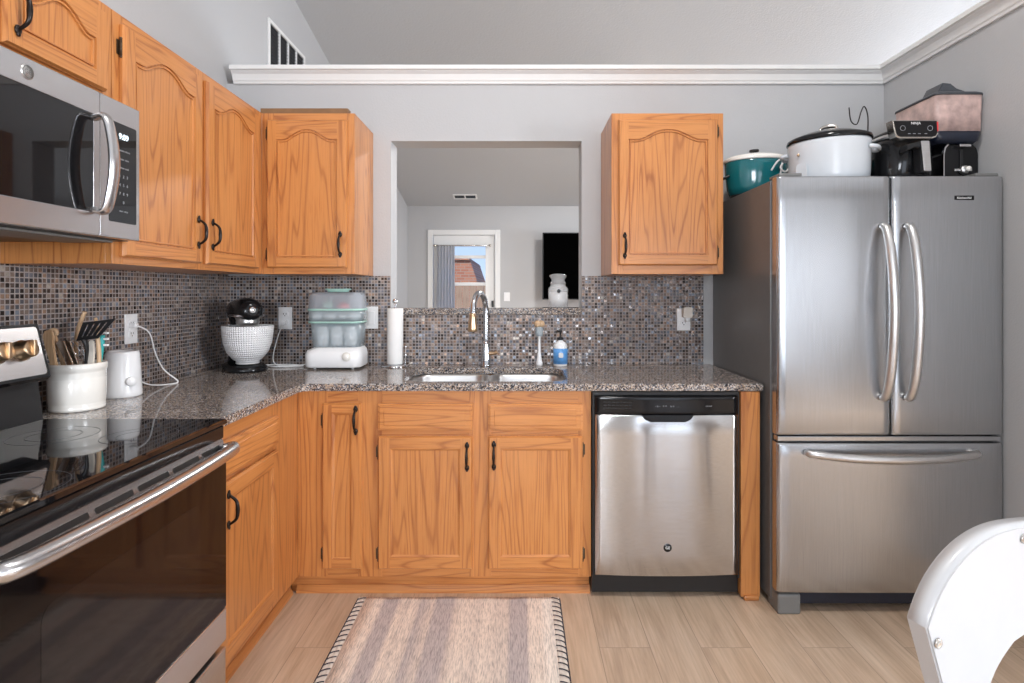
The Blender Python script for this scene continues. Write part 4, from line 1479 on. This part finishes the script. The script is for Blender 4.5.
# bottle warmer
bw = (-1.428, 2.035)
a = thing('bottle_warmer', 'white bottle warmer with a round front knob behind the utensil crock', 'bottle warmer', (bw[0], bw[1], Z0))
MB().lathe([(0, 0), (.058, 0), (.061, .006), (.0605, .02), (.053, .15), (.050, .160), (.047, .163), (.043, .160), (.041, .12), (0, .10)], (0, 0, 0), 48).build('body', 'white_gloss', a)
MB().lathe([(0, .012), (.015, .012), (.017, .008), (.017, -.004), (0, -.004)], (.050, -.030, .058), 24, axis=(.75, -.66, 0)).build('knob', 'white', a)
a = thing('power_cord', 'white cord looping from the left wall outlet down to the bottle warmer', 'cord', (XL + TT, 2.2, CT1))
o_ = Vector((XL + TT, 2.2, CT1))
q = [(.012, -.008, .246), (.034, -.015, .245), (.060, .02, .215), (.062, .055, .13), (.078, .085, .06), (.107, .130, .006), (.100, .06, .005), (.103, -.03, .018), (.105, -.094, .040)]
MB().tube(q, .0028, 8).build('cable', 'white', a)
MB().box(.009, .035, -.022, -.002, .236, .256, .004).build('plug', 'white', a)

# stand mixer (local front = -Y)
a = thing('stand_mixer', 'black stand mixer with a white studded ceramic bowl in the corner', 'stand mixer', (-1.333, 2.735, Z0), math.radians(38))
b = MB()
loft_rr(b, [(-.085, .085, -.155, .115, 0, .08), (-.09, .09, -.16, .12, .008, .085), (-.088, .088, -.155, .118, .022, .083), (-.075, .075, -.14, .11, .032, .07)])
loft_rr(b, [(-.055, .055, .02, .12, .028, .03), (-.045, .045, .035, .115, .08, .03), (-.042, .042, .035, .11, .20, .03), (-.05, .05, .02, .12, .26, .03)])
b.build('stand', 'black_gloss', a)
b = MB()
tb = bmesh.new()
prev = None
for y, rx, zc, rz in ((.138, .02, .285, .02), (.130, .045, .283, .042), (.09, .060, .284, .056), (.0, .063, .287, .060), (-.09, .062, .287, .060), (-.145, .055, .286, .054), (-.170, .042, .285, .042), (-.176, .022, .285, .022)):
    ring = [tb.verts.new((rx * math.cos(2 * PI * k / 28), y, zc + rz * math.sin(2 * PI * k / 28) * (1 if math.sin(2 * PI * k / 28) > 0 else .8))) for k in range(28)]
    if prev:
        for k in range(28):
            f = tb.faces.new((prev[k], prev[(k + 1) % 28], ring[(k + 1) % 28], ring[k])); f.smooth = True
    else:
        tb.faces.new(ring)
    prev = ring
tb.faces.new(prev[::-1])
bmesh.ops.recalc_face_normals(tb, faces=tb.faces)
b.merge(tb)
b.build('motor_head', 'black_gloss', a)
b = MB()
loft_rr(b, [(-.0645, .0645, -.166, .10, .258, .058), (-.0650, .0650, -.167, .10, .260, .058), (-.0650, .0650, -.167, .10, .268, .058), (-.0645, .0645, -.166, .10, .270, .058)])
b.lathe([(0, 0), (.014, 0), (.016, .004), (.016, .010), (0, .010)], (0, -.170, .292), 24, axis='Y')
b.build('trim_band', 'chrome', a)
MB().lathe([(0, .215), (.030, .215), (.048, .222), (.052, .232), (.050, .240), (.055, .256), (0, .256)], (0, -.085, 0), 32).build('beater_collar', 'steel_plain', a)
MB().lathe([(.009, .0), (.012, .0), (.012, .0015), (.009, .0015), (.009, 0)], (0, -.181, .292), 24, axis='Y').build('badge', 'white_print', a)
bo = MB().lathe([(0, .034), (.050, .034), (.056, .038), (.054, .048), (.072, .060), (.098, .092), (.114, .135), (.120, .180), (.1225, .215), (.1195, .217), (.114, .180), (.106, .135), (.088, .092), (.06, .064), (0, .056)], (0, 0, 0), 72).build('mixing_bowl', 'studded', a)
bo.location = (0, -.085, .003)
bo.scale = (.93, .93, .985)
MB().tube([(.119, -.10, .19), (.150, -.10, .185), (.155, -.10, .14), (.118, -.10, .115)], .006, 8).build('bowl_handle', 'white_gloss', a) if False else None

# sterilizer
SXC = (-1.043, -.768)
a = thing('bottle_sterilizer', 'white and mint bottle sterilizer with clear tiers left of the paper towels', 'sterilizer', (0, 0, Z0))
sx0, sx1, sy0, sy1 = -1.043, -.768, 2.722, 2.905
b = MB()
loft_rr(b, [(sx0 + .006, sx1 - .006, sy0 + .006, sy1, .008, .04), (sx0, sx1, sy0, sy1, .014, .045), (sx0 - .001, sx1, sy0 - .001, sy1, .070, .045), (sx0 + .006, sx1 - .004, sy0 + .008, sy1, .090, .045), (sx0 + .03, sx1 - .012, sy0 + .024, sy1 - .004, .100, .045), (sx0 + .032, sx1 - .014, sy0 + .028, sy1 - .006, .104, .045)])
b.build('base', 'white', a)
b = MB()
for x in (sx0 + .045, sx1 - .045):
    for y in (sy0 + .04, sy1 - .04):
        b.lathe([(0, 0), (.006, 0), (.007, .010), (0, .010)], (x, y, 0), 12)
b.build('foot', 'white', a)
MB().lathe([(0, .010), (.016, .010), (.019, .007), (.020, -.004), (0, -.004)], (-.832, sy0 + .001, .062), 28, axis='Y').lathe([(.020, .0), (.0225, .0), (.0225, .002), (.020, .002), (.020, 0)], (-.832, sy0 + .001, .062), 28, axis='Y').build('dial', 'cream', a)
b = MB()
tb_ = [(sx0 + .026, sx1 - .014, sy0 + .028, sy1 - .008, .105, .045), (sx0 + .020, sx1 - .008, sy0 + .016, sy1 - .004, .222, .045)]
loft_rr(b, tb_); b.build('lower_tub', 'frosted', a)
b = MB()
loft_rr(b, [(sx0 + .010, sx1 - .001, sy0 + .006, sy1, .223, .05), (sx0 + .010, sx1 - .001, sy0 + .006, sy1, .231, .05)])
loft_rr(b, [(sx0 + .008, sx1 + .001, sy0 + .004, sy1, .283, .05), (sx0 + .008, sx1 + .001, sy0 + .004, sy1, .293, .05)])
b.build('tier_rim', 'mint', a)
b = MB(); loft_rr(b, [(sx0 + .012, sx1 - .003, sy0 + .008, sy1 - .001, .2315, .05), (sx0 + .010, sx1 - .001, sy0 + .006, sy1 - .001, .2825, .05)]); b.build('tray_tier', 'frosted', a)
b = MB(); loft_rr(b, [(sx0 + .010, sx1 - .001, sy0 + .006, sy1 - .001, .2935, .05), (sx0 + .014, sx1 - .005, sy0 + .010, sy1 - .003, .355, .05), (sx0 + .022, sx1 - .013, sy0 + .018, sy1 - .01, .368, .045), (sx0 + .035, sx1 - .026, sy0 + .03, sy1 - .02, .374, .035)], cap0=False); b.build('lid', 'clear_plastic', a)
b = MB(); loft_rr(b, [(-.945, -.855, 2.77, 2.86, .3745, .02), (-.945, -.855, 2.77, 2.86, .382, .02), (-.955, -.845, 2.765, 2.865, .386, .02), (-.955, -.845, 2.765, 2.865, .391, .02)]); b.build('lid_handle', 'mint', a)
text('printed_word', 'baby', .016, 'grey_print', a, (-.925, sy0 - .0016, .060)) if False else None
for k, (x, r_) in enumerate(((-1.0, .030), (-.935, .033), (-.872, .022), (-.815, .033))):
    tag(MB().ball((x, 2.80, Z0 + .2545), r_, sc=(1, 1, .62)).build('bottle_nipple', 'white'), 'white round bottle part on the middle tier of the sterilizer', 'bottle part', 'bottle parts on the sterilizer tray')
tag(MB().lathe([(0, 0), (.026, 0), (.028, .02), (.018, .035), (0, .04)], (-.945, 2.79, Z0 + .2945), 24).build('pacifier', 'mint'), 'mint green pacifier part under the sterilizer lid', 'pacifier')
tag(MB().lathe([(0, 0), (.030, 0), (.028, .018), (.010, .03), (0, .032)], (-.868, 2.79, Z0 + .2945), 24).build('pacifier', plain('coral_plastic', (.75, .16, .16), .4)), 'red pacifier part under the sterilizer lid', 'pacifier')
for k, x in enumerate((-.975, -.905, -.835)):
    tag(MB().lathe([(0, 0), (.026, 0), (.030, .01), (.030, .06), (.020, .085), (.018, .095), (0, .095)], (x, 2.81, Z0 + .110), 24).build('baby_bottle', 'white_gloss'), 'clear white baby bottle inside the lower tub of the sterilizer', 'bottle', 'baby bottles in the sterilizer')
a = thing('power_cord', 'white cord looping from the back wall outlet to the sterilizer', 'cord', (-1.213, YB - TT, CT1))
MB().tube([(-.005, -.016, .208), (-.015, -.030, .18), (-.035, -.035, .11), (-.045, -.045, .035), (-.015, -.07, .006), (.06, -.09, .004), (.13, -.10, .010), (.165, -.10, .022)], .0028, 8).tube([(-.07, -.10, .004), (.0, -.13, .004), (.08, -.12, .004), (.13, -.10, .005), (.06, -.085, .010), (-.04, -.09, .009), (-.06, -.12, .008), (.03, -.145, .008), (.11, -.12, .009)], .0026, 8).build('cable', 'white', a)
MB().box(-.012, .010, -.030, -.0105, .206, .226, .004).build('plug', 'white', a)

# paper towels
a = thing('paper_towel_holder', 'chrome paper towel holder with round base left of the sink', 'holder', (-.625, 2.855, Z0))
MB().lathe([(0, 0), (.072, 0), (.073, .003), (.071, .007), (0, .010)], (0, 0, 0), 40).build('base', 'chrome', a)
MB().tube([(0, 0, .009), (0, 0, .315)], .0042, 10).ball((0, 0, .327), .0145).lathe([(0, 0), (.010, 0), (.008, .006), (0, .008)], (0, 0, .308), 16).build('post', 'chrome', a)
MB().tube([(.055, -.02, .008), (.057, -.02, .10)], .0035, 8).ball((.057, -.02, .102), .004).build('tension_arm', 'chrome', a)
tag(MB().lathe([(.007, 0), (.039, 0), (.0395, .002), (.0395, .278), (.039, .280), (.007, .280), (.0065, .14), (.007, 0)], (-.625, 2.855, Z0 + .0115), 40).build('paper_towel_roll', 'paper'), 'white paper towel roll standing on the chrome holder', 'paper towels')

# dish brush in a holder, soap bottle
a = thing('dish_brush', 'white dish brush with tan bristles standing upright behind the sink', 'brush', (.103, 2.875, Z0))
MB().lathe([(0, 0), (.017, 0), (.0175, .012), (.013, .03), (.0075, .07), (.006, .14), (.009, .15), (0, .152)], (0, 0, 0), 20).build('handle', 'white', a)
MB().lathe([(0, .150), (.018, .150), (.020, .165), (.019, .192), (.016, .197), (0, .198)], (0, 0, 0), 20).build('brush_head', 'frosted', a)
b = MB()
b.ball((-.009, 0, .212), .017, sc=(1, 1, 1.1)).ball((.012, .003, .212), .016, sc=(1, 1, 1.1))
b.build('bristles', 'utensil_wood', a)
a = thing('soap_bottle', 'hand soap bottle with blue label and black pump behind the sink', 'soap bottle', (.210, 2.865, Z0))
MB().lathe([(0, 0), (.033, 0), (.0355, .004), (.0355, .095), (.034, .108), (.026, .120), (.013, .126), (.012, .132), (0, .132)], (0, 0, 0), 36).build('bottle', 'white_gloss', a)
MB().lathe([(.0358, .012), (.0361, .012), (.0361, .090), (.0358, .090), (.0358, .012)], (0, 0, 0), 36).build('label', 'blue_label', a)
MB().prism(rrect(-.011, .011, .045, .070, .006), 'Y', -.0375, -.0355).build('label_patch', 'white_print', a)
MB().lathe([(0, .1325), (.015, .1325), (.015, .142), (.008, .146), (.0045, .148), (.0045, .170), (.009, .171), (.009, .180), (0, .182)], (0, 0, 0), 20).tube([(0, 0, .1755), (-.018, -.012, .1755), (-.026, -.018, .168)], [.006, .005, .004], 8).build('pump', 'black', a)

# jar on the sill
a = thing('glass_jar', 'lidded glass jar of white contents on the granite sill of the pass-through', 'jar', (.209, 3.02, OZ0 + .0355))
MB().lathe([(0, 0), (.050, 0), (.053, .005), (.053, .098), (.048, .108), (.040, .114), (.040, .124), (.036, .124), (.036, .112), (.046, .102), (.050, .095), (.050, .006), (0, .005)], (0, 0, 0), 40).build('body', 'jar_glass', a)
MB().lathe([(0, .0055), (.049, .0055), (.049, .080), (0, .083)], (0, 0, 0), 36).build('contents', 'white', a)
MB().lathe([(0, .122), (.034, .122), (.037, .126), (.042, .127), (.042, .132), (.036, .136), (.034, .150), (.045, .166), (.044, .172), (.03, .178), (0, .181)], (0, 0, 0), 32).build('lid', 'jar_glass', a)
MB().lathe([(0, .004), (.009, .004), (.010, 0), (0, -.002)], (0, -.054, .088), 16, axis='Y').build('clasp', 'dark_grey', a)

# ------------------------------------------------------------------ things on the refrigerator
FT = 1.7065
a = thing('slow_cooker', 'teal oval slow cooker with cream lid at the back left of the refrigerator top', 'slow cooker', (1.148, 2.735, FT), 0)
MB().lathe([(0, 0), (.118, 0), (.122, .004), (.126, .018), (0, .018)], (0, 0, 0), 56, sy=.78).build('foot_ring', 'black', a)
MB().lathe([(0, .0185), (.126, .0185), (.138, .05), (.146, .12), (.149, .170), (.147, .176), (0, .176)], (0, 0, 0), 56, sy=.78).build('crock', 'teal', a)
MB().lathe([(0, .1765), (.153, .1765), (.155, .182), (.152, .192), (.135, .202), (.08, .214), (0, .218)], (0, 0, 0), 56, sy=.78).build('lid', 'cream', a)
MB().lathe([(0, .217), (.010, .217), (.010, .228), (.022, .232), (.022, .240), (0, .243)], (-.01, 0, 0), 20).build('lid_knob', 'black', a)
for s_ in (-1, 1):
    MB().tube([(s_ * .140, -.028, .11), (s_ * .160, -.024, .10), (s_ * .163, 0, .10), (s_ * .160, .024, .10), (s_ * .140, .028, .11)], .006, 8).build('side_handle', 'black', a)
a = thing('coiled_cord', 'white cord tied in a loop hanging over the front of the teal slow cooker', 'cord', (1.20, 2.612, FT))
MB().tube([(-.035, -.004, .115), (-.01, -.012, .155), (.012, -.012, .160), (.005, -.010, .10), (-.004, -.008, .03)], .0042, 8).tube([(.01, -.012, .155), (.045, -.014, .158), (.062, -.006, .13), (.07, .0, .07)], .0042, 8).tube([(.015, -.018, .15), (.00, -.020, .125), (.018, -.020, .105), (.038, -.020, .120), (.036, -.018, .148), (.015, -.018, .15)], .0042, 8).build('cable', 'white', a)

a = thing('slow_cooker', 'large white oval slow cooker with a black lid on the refrigerator', 'slow cooker', (1.306, 2.385, FT), math.radians(-35))
MB().lathe([(0, .004), (.150, .004), (.155, .010), (.160, .04), (.163, .155), (.165, .172), (.163, .180), (0, .180)], (0, 0, 0), 64, sx=.955, sy=.75).build('body', 'roaster_white', a)
MB().lathe([(0, .1805), (.168, .1805), (.170, .186), (.166, .198), (.150, .206), (.10, .222), (.04, .230), (0, .231)], (0, 0, 0), 64, sx=.955, sy=.75).build('lid', 'black_gloss', a)
MB().tube([(-.03, -.0, .225), (-.028, 0, .246), (0, 0, .252), (.028, 0, .246), (.03, 0, .225)], [.006, .007, .009, .007, .006], 10).build('lid_handle', 'nickel', a)
for s_ in (-1, 1):
    MB().tube([(s_ * .150, -.045, .140), (s_ * .172, -.040, .136), (s_ * .180, 0, .136), (s_ * .172, .040, .136), (s_ * .150, .045, .140)], .009, 10).build('side_handle', 'roaster_white', a)
MB().prism(rrect(-.024, .024, .012, .085, .015), 'Y', -.004, .0).xf(Matrix.Translation((-.085, -.1105, 0)) @ Matrix.Rotation(-.42, 4, 'Z')).build('access_panel', 'roaster_white', a)
MB().lathe([(0, .004), (.005, .004), (.006, 0), (0, 0)], (-.10, -.0985, .125), 12, axis='Y').build('indicator', 'champagne', a)
a = thing('wire_rack', 'black bent wire handle sticking up behind the white slow cooker', 'wire rack', (1.47, 2.585, FT))
MB().tube([at(849, 107.5 + 0, 2.60) - Vector((1.47, 2.585, FT)), at(851, 121, 2.60) - Vector((1.47, 2.585, FT)), at(857, 124, 2.60) - Vector((1.47, 2.585, FT)), at(861, 112, 2.60) - Vector((1.47, 2.585, FT)), at(864, 106.5, 2.60) - Vector((1.47, 2.585, FT)), at(867, 112, 2.60) - Vector((1.47, 2.585, FT)), at(868, 126, 2.60) - Vector((1.47, 2.585, FT)), Vector((.125, .015, .10)), Vector((.125, .015, .0045))], .0028, 8).tube([Vector((.125, .015, .0045)), Vector((.02, .015, .0045)), Vector((.02, -.03, .0045)), Vector((.12, -.03, .0045))], .0028, 8, smooth_path=False).build('wire', 'bronze', a)

a = thing('air_fryer', 'black air fryer with silver basket handle on the refrigerator', 'air fryer', (0, 0, FT))
b = MB()
loft_rr(b, [(1.488, 1.678, 2.262, 2.52, 0, .06), (1.484, 1.682, 2.256, 2.53, .006, .07), (1.482, 1.684, 2.250, 2.535, .15, .08), (1.490, 1.680, 2.262, 2.525, .178, .075)])
b.build('body', 'black_gloss', a)
b = MB(); loft_rr(b, [(1.489, 1.681, 2.260, 2.527, .1785, .075), (1.492, 1.678, 2.264, 2.522, .196, .075)]); b.build('rim_band', 'steel_plain', a)
b = MB(); loft_rr(b, [(1.495, 1.675, 2.268, 2.518, .1965, .07), (1.51, 1.66, 2.285, 2.50, .214, .06), (1.55, 1.62, 2.33, 2.45, .222, .03)]); b.build('top_cover', 'black', a)
cp = MB().prism([(1.466, .228), (1.642, .228), (1.646, .175), (1.638, .162), (1.625, .158), (1.494, .158), (1.483, .163), (1.477, .175)], 'Y', 2.218, 2.262, bev=.003).build('control_panel', 'nickel', a)
MB().prism([(1.470, .2245), (1.638, .2245), (1.641, .178), (1.634, .166), (1.622, .163), (1.498, .163), (1.488, .167), (1.482, .178)], 'Y', 2.2155, 2.2178).build('panel_face', 'black_gloss', cp)
text('lettering', 'NINJA', .014, 'white_print', cp, (1.556, 2.2150, .215))
b = MB()
for x in (1.505, 1.612):
    b.lathe([(.009, 0), (.0105, 0), (.0105, .0008), (.009, .0008), (.009, 0)], (x, 2.2154, .196), 20, axis='Y')
for x in (1.53, 1.55, 1.57, 1.595):
    b.box(x - .005, x + .005, 2.2146, 2.2153, .1735, .1755)
b.build('touch_marking', 'grey_print', cp)
MB().box(1.640, 1.646, 2.2165, 2.245, .185, .222, .001).build('red_tab', 'red', cp)
MB().prism([(1.515, .13), (1.59, .148), (1.60, .140), (1.60, .022), (1.570, .022), (1.566, .118), (1.545, .120), (1.515, .105)], 'Y', 2.205, 2.2495, bev=.003).build('basket_handle', 'black', a)
MB().prism([(1.566, .142), (1.598, .142), (1.606, .026), (1.578, .026)], 'Y', 2.199, 2.2045, bev=.0015).build('handle_grip', 'steel_plain', a)
b = MB()
for k in range(4):
    b.lathe([(.0035, 0), (.005, 0), (.005, .001), (.0035, .001), (.0035, 0)], (1.635, 2.2525, .105 - k * .022), 14, axis='Y')
b.build('printed_symbols', 'grey_print', a)

a = thing('toaster', 'black toaster with chrome lever and dial at the right of the refrigerator top', 'toaster', (0, 0, FT))
b = MB()
b.prism([(1.748, 0), (1.892, 0), (1.892, .12), (1.886, .145), (1.872, .160), (1.768, .160), (1.754, .145), (1.748, .12)], 'Y', 2.325, 2.60, bev=.004)
b.build('body', 'black_gloss', a)
MB().prism([(1.745, .0), (1.749, .0), (1.749, .12), (1.755, .145), (1.768, .161), (1.762, .161), (1.750, .148), (1.745, .12)], 'Y', 2.322, 2.335).build('chrome_edge', 'chrome', a)
MB().box(1.812, 1.824, 2.3205, 2.324, .045, .140, .001).build('lever_slot', 'black', a)
MB().box(1.795, 1.843, 2.300, 2.3195, .146, .156, .003).build('lever', 'chrome', a)
MB().lathe([(0, .016), (.014, .016), (.018, .010), (.018, 0), (0, 0)], (1.826, 2.3235, .055), 24, axis='Y').box(1.790, 1.862, 2.3205, 2.3236, .050, .060, .002).build('dial', 'steel_plain', a)
MB().lathe([(0, .012), (.010, .012), (.011, 0), (0, 0)], (1.834, 2.312, .057), 20, axis='Y').build('dial_knob', 'cream', a)

a = thing('food_container', 'large clear cereal container with grey lid standing on the toaster', 'container', (0, 0, FT + .1615))
b = MB(); loft_rr(b, [(1.715, 1.870, 2.315, 2.53, 0, .02), (1.702, 1.880, 2.300, 2.54, .012, .022), (1.694, 1.884, 2.292, 2.545, .045, .022)]); b.build('base', 'navy_black', a)
b = MB(); loft_rr(b, [(1.694, 1.884, 2.292, 2.545, .0455, .022), (1.690, 1.887, 2.288, 2.550, .192, .022)]); b.build('tub', 'pink', a)
b = MB(); loft_rr(b, [(1.688, 1.889, 2.286, 2.552, .1925, .022), (1.688, 1.889, 2.286, 2.552, .200, .022), (1.700, 1.878, 2.298, 2.54, .208, .02)]); b.build('lid', 'dark_grey', a)
MB().prism([(1.720, .2085), (1.742, .252), (1.775, .249), (1.800, .229), (1.835, .217), (1.840, .2085)], 'Y', 2.32, 2.42, bev=.004).build('lid_spout', 'dark_grey', a)
MB().box(1.6905 - .002, 1.6895, 2.33, 2.50, .055, .150, .0003).build('side_label', 'beige', a) if False else None

# ------------------------------------------------------------------ rug
a = thing('rug', 'cream woven rug with grey stripes and dark whip-stitched edges on the floor', 'rug', (-.245, 0, 0))
RX0, RX1, RY_0, RY_1 = -.655 + .245, .163 + .245, 1.02, 2.318
def rugpart(name, x0, x1, mat):
    tb = bmesh.new()
    nx, ny = 14, 60
    g = [[tb.verts.new((x0 + (x1 - x0) * i / nx, RY_0 + (RY_1 - RY_0) * j / ny + .003 * math.sin(i * 2.1 + 1), .0085 + .0012 * math.sin(i * .9 + j * .35) * math.sin(j * .23 + 1))) for i in range(nx + 1)] for j in range(ny + 1)]
    for j in range(ny):
        for i in range(nx):
            f = tb.faces.new((g[j][i], g[j][i + 1], g[j + 1][i + 1], g[j + 1][i])); f.smooth = True
    ret = bmesh.ops.extrude_face_region(tb, geom=tb.faces[:])
    for v in ret['geom']:
        if isinstance(v, bmesh.types.BMVert):
            v.co.z = .0006
    bmesh.ops.recalc_face_normals(tb, faces=tb.faces)
    b = MB(); b.merge(tb)
    return b.build(name, mat, a)
rugpart('weave', RX0 + .03, RX1 - .03, 'rug')
rugpart('border', RX0, RX0 + .0295, 'rug_edge')
rugpart('border', RX1 - .0295, RX1, 'rug_edge')
for x0, dx in ((RX0, 1), (RX1, -1)):
    b = MB()
    y = RY_0 + .01
    while y < RY_1 - .008:
        b.tube([(x0 - dx * .003, y - .010, .004), (x0 + dx * .001, y - .008, .0118), (x0 + dx * .016, y, .0135), (x0 + dx * .031, y + .005, .0125)], .0019, 6)
        b.tube([(x0 - dx * .004, y - .012, .004), (x0 - dx * .004, y + .014, .004)], .0022, 6, smooth_path=False)
        y += .031
    b.build('whip_stitch', 'yarn', a)
b = MB()
for i in range(150):
    x = RX0 + .032 + (RX1 - RX0 - .064) * i / 149
    b.tube([(x, RY_1 - .002, .006), (x + random.uniform(-.003, .003), RY_1 + random.uniform(.003, .008), .003)], .0018, 5, smooth_path=False)
b.build('fringe', 'rug_edge', a)

# ------------------------------------------------------------------ white chair
def white_chair():
    A_ = math.radians(18)
    P0 = Vector((.650, .90))
    u = Vector((math.cos(A_), math.sin(A_))); n = Vector((math.sin(A_), -math.cos(A_)))
    a = thing('round_back_chair', 'white painted chair with a rounded open backrest in front of the refrigerator', 'chair', (P0.x, P0.y, 0), A_)
    # local x along the back, local -y towards the seat; outline measured on the plane of the back
    def uv(px, py):
        dx, dz = (px - 519) / 565, (292 - py) / 565
        # ray (dx,1)*t meets the plane (p-P0).n = 0
        t = P0.dot(n) / (dx * n.x + n.y)
        p = Vector((dx * t, t)) - P0
        return p.dot(u), 1.26 + dz * t
    outer = [uv(*q) for q in ((960, 740), (943, 683), (927, 629), (929, 617), (937, 595), (948, 577), (964, 556), (980, 541), (997, 532), (1012, 527), (1026, 525), (1045, 524.5))]
    inner = [uv(*q) for q in ((980, 730), (991, 683), (999, 663), (1010, 650), (1024, 636))]
    ax = uv(1088, 524)[0]          # symmetry axis
    topz = outer[-1][1] - .001
    left = outer[::1]
    o_ = left + [(ax, topz)] + [(2 * ax - x, z) for x, z in reversed(left)]
    iz = inner[-1][1]
    inn = inner + [(ax, iz + .030)]
    inn = inn + [(2 * ax - x, z) for x, z in reversed(inn[:-1])]
    # carry both lines down to the seat
    base = .45
    o_ = [(left[0][0] + .02, base)] + o_ + [(2 * ax - left[0][0] - .02, base)]
    inn = [(inner[0][0] - .005, base)] + inn + [(2 * ax - inner[0][0] + .005, base)]
    # resample both loops with equal counts
    def resample(L, N):
        # smooth polyline by Catmull-Rom then even spacing
        pts = []
        for i in range(len(L) - 1):
            p0 = Vector(L[max(0, i - 1)]); p1 = Vector(L[i]); p2 = Vector(L[i + 1]); p3 = Vector(L[min(len(L) - 1, i + 2)])
            for k in range(8):
                t = k / 8
                pts.append(.5 * ((2 * p1) + (p2 - p0) * t + (2 * p0 - 5 * p1 + 4 * p2 - p3) * t * t + (3 * p1 - p0 - 3 * p2 + p3) * t ** 3))
        pts.append(Vector(L[-1]))
        ds = [0]
        for i in range(1, len(pts)):
            ds.append(ds[-1] + (pts[i] - pts[i - 1]).length)
        out = []
        for k in range(N):
            d = ds[-1] * k / (N - 1)
            j = max(i for i in range(len(ds)) if ds[i] <= d + 1e-9)
            j = min(j, len(pts) - 2)
            f = (d - ds[j]) / max(1e-9, ds[j + 1] - ds[j])
            out.append(pts[j].lerp(pts[j + 1], f))
        return out
    N = 70
    ic = 3                                   # where the curved top meets the straight side
    arc = resample(o_[ic:len(o_) - ic], 48)
    O = [Vector(o_[0]).lerp(Vector(o_[ic]), k / 11) for k in range(11)] + arc + [Vector(o_[-1 - ic]).lerp(Vector(o_[-1]), (k + 1) / 11) for k in range(11)]
    I = resample(inn, N)
    def relax(L, it):
        for _ in range(it):
            q = [p.copy() for p in L]
            for k in range(1, len(L) - 1):
                c_ = (q[k] - q[k - 1]).normalized().dot((q[k + 1] - q[k]).normalized())
                if c_ > .95:
                    L[k] = q[k] * .5 + (q[k - 1] + q[k + 1]) * .25
    relax(O, 8); relax(I, 10)
    tb = bmesh.new()
    th = .036
    fo = [tb.verts.new((p[0], 0, p[1])) for p in O]; fi = [tb.verts.new((p[0], 0, p[1])) for p in I]
    bo = [tb.verts.new((p[0], th, p[1])) for p in O]; bi = [tb.verts.new((p[0], th, p[1])) for p in I]
    for k in range(N - 1):
        tb.faces.new((fo[k], fo[k + 1], fi[k + 1], fi[k]))
        tb.faces.new((bo[k], bi[k], bi[k + 1], bo[k + 1]))
        tb.faces.new((fo[k], bo[k], bo[k + 1], fo[k + 1])).smooth = 11 <= k < 58
        tb.faces.new((fi[k], fi[k + 1], bi[k + 1], bi[k])).smooth = True
    tb.faces.new((fo[0], fi[0], bi[0], bo[0])); tb.faces.new((fo[-1], bo[-1], bi[-1], fi[-1]))
    bmesh.ops.recalc_face_normals(tb, faces=tb.faces)
    es = [e for e in tb.edges if len(e.link_faces) == 2 and e.calc_face_angle(0) > 1.0]
    bmesh.ops.bevel(tb, geom=es, offset=.003, segments=2, affect='EDGES')
    b = MB(); b.merge(tb)
    b.build('backrest', 'white_paint', a)
    for px, py in ((937.5, 643), (1023.5, 538.5)):
        x, z = uv(px, py)
        for sx in (x, 2 * ax - x):
            MB().lathe([(0, .0015), (.004, .0015), (.007, .0030), (.0082, .002), (.0085, 0), (0, 0)], (sx, -.0005, z), 20, axis='Y').build('screw', 'nickel', a)
    b = MB()
    xl = o_[0][0]; xr = o_[-1][0]
    b.prism([(xl - .01, .0), (xl - .02, -.20), (xl + .0, -.38), (xl + .05, -.42), (xr - .05, -.42), (xr, -.38), (xr + .02, -.20), (xr + .01, 0), (xr + .01, .033), (xl - .01, .033)], 'Z', .415, .4495, bev=.006)
    b.build('seat', 'white_paint', a)
    for x, y, lx, ly in ((xl + .02, .0, -.02, .05), (xr - .02, .0, .02, .05), (xl + .04, -.37, -.02, -.03), (xr - .04, -.37, .02, -.03)):
        MB().tube([(x, y, .414), (x + lx, y + ly, .001)], [.019, .014], 14, smooth_path=False).build('leg', 'white_paint', a)
white_chair()

# ------------------------------------------------------------------ ceiling lamps added out of frame as fill, to even out the room light
def fill_ceiling_lamp(label, x, y, power, group=None):
    z = ceil_z(y) - .03
    a = thing('fill_ceiling_lamp', label, 'lamp', (x, y, z))
    MB().lathe([(0, .0), (.17, .0), (.175, -.02), (.17, -.03), (0, -.03)], (0, 0, 0), 40).build('base', 'nickel', a)
    MB().lathe([(.165, -.031), (.16, -.06), (.12, -.10), (.06, -.12), (0, -.125)], (0, 0, 0), 40).build('fill_lamp_shade', 'fill_lamp_glass', a)
    d = bpy.data.lights.new('fill_light', 'AREA'); d.shape = 'DISK'; d.size = .34; d.energy = power; d.color = (1.0, .975, .95)
    o = bpy.data.objects.new('fill_light', d); COL.objects.link(o); o.parent = a; o.location = (0, 0, -.135)
    return a
fill_ceiling_lamp('added unseen round ceiling lamp, fill light for the kitchen', .45, .85, 42)
fill_ceiling_lamp('added unseen round ceiling lamp, fill light for the living room', 1.2, 5.2, 80)
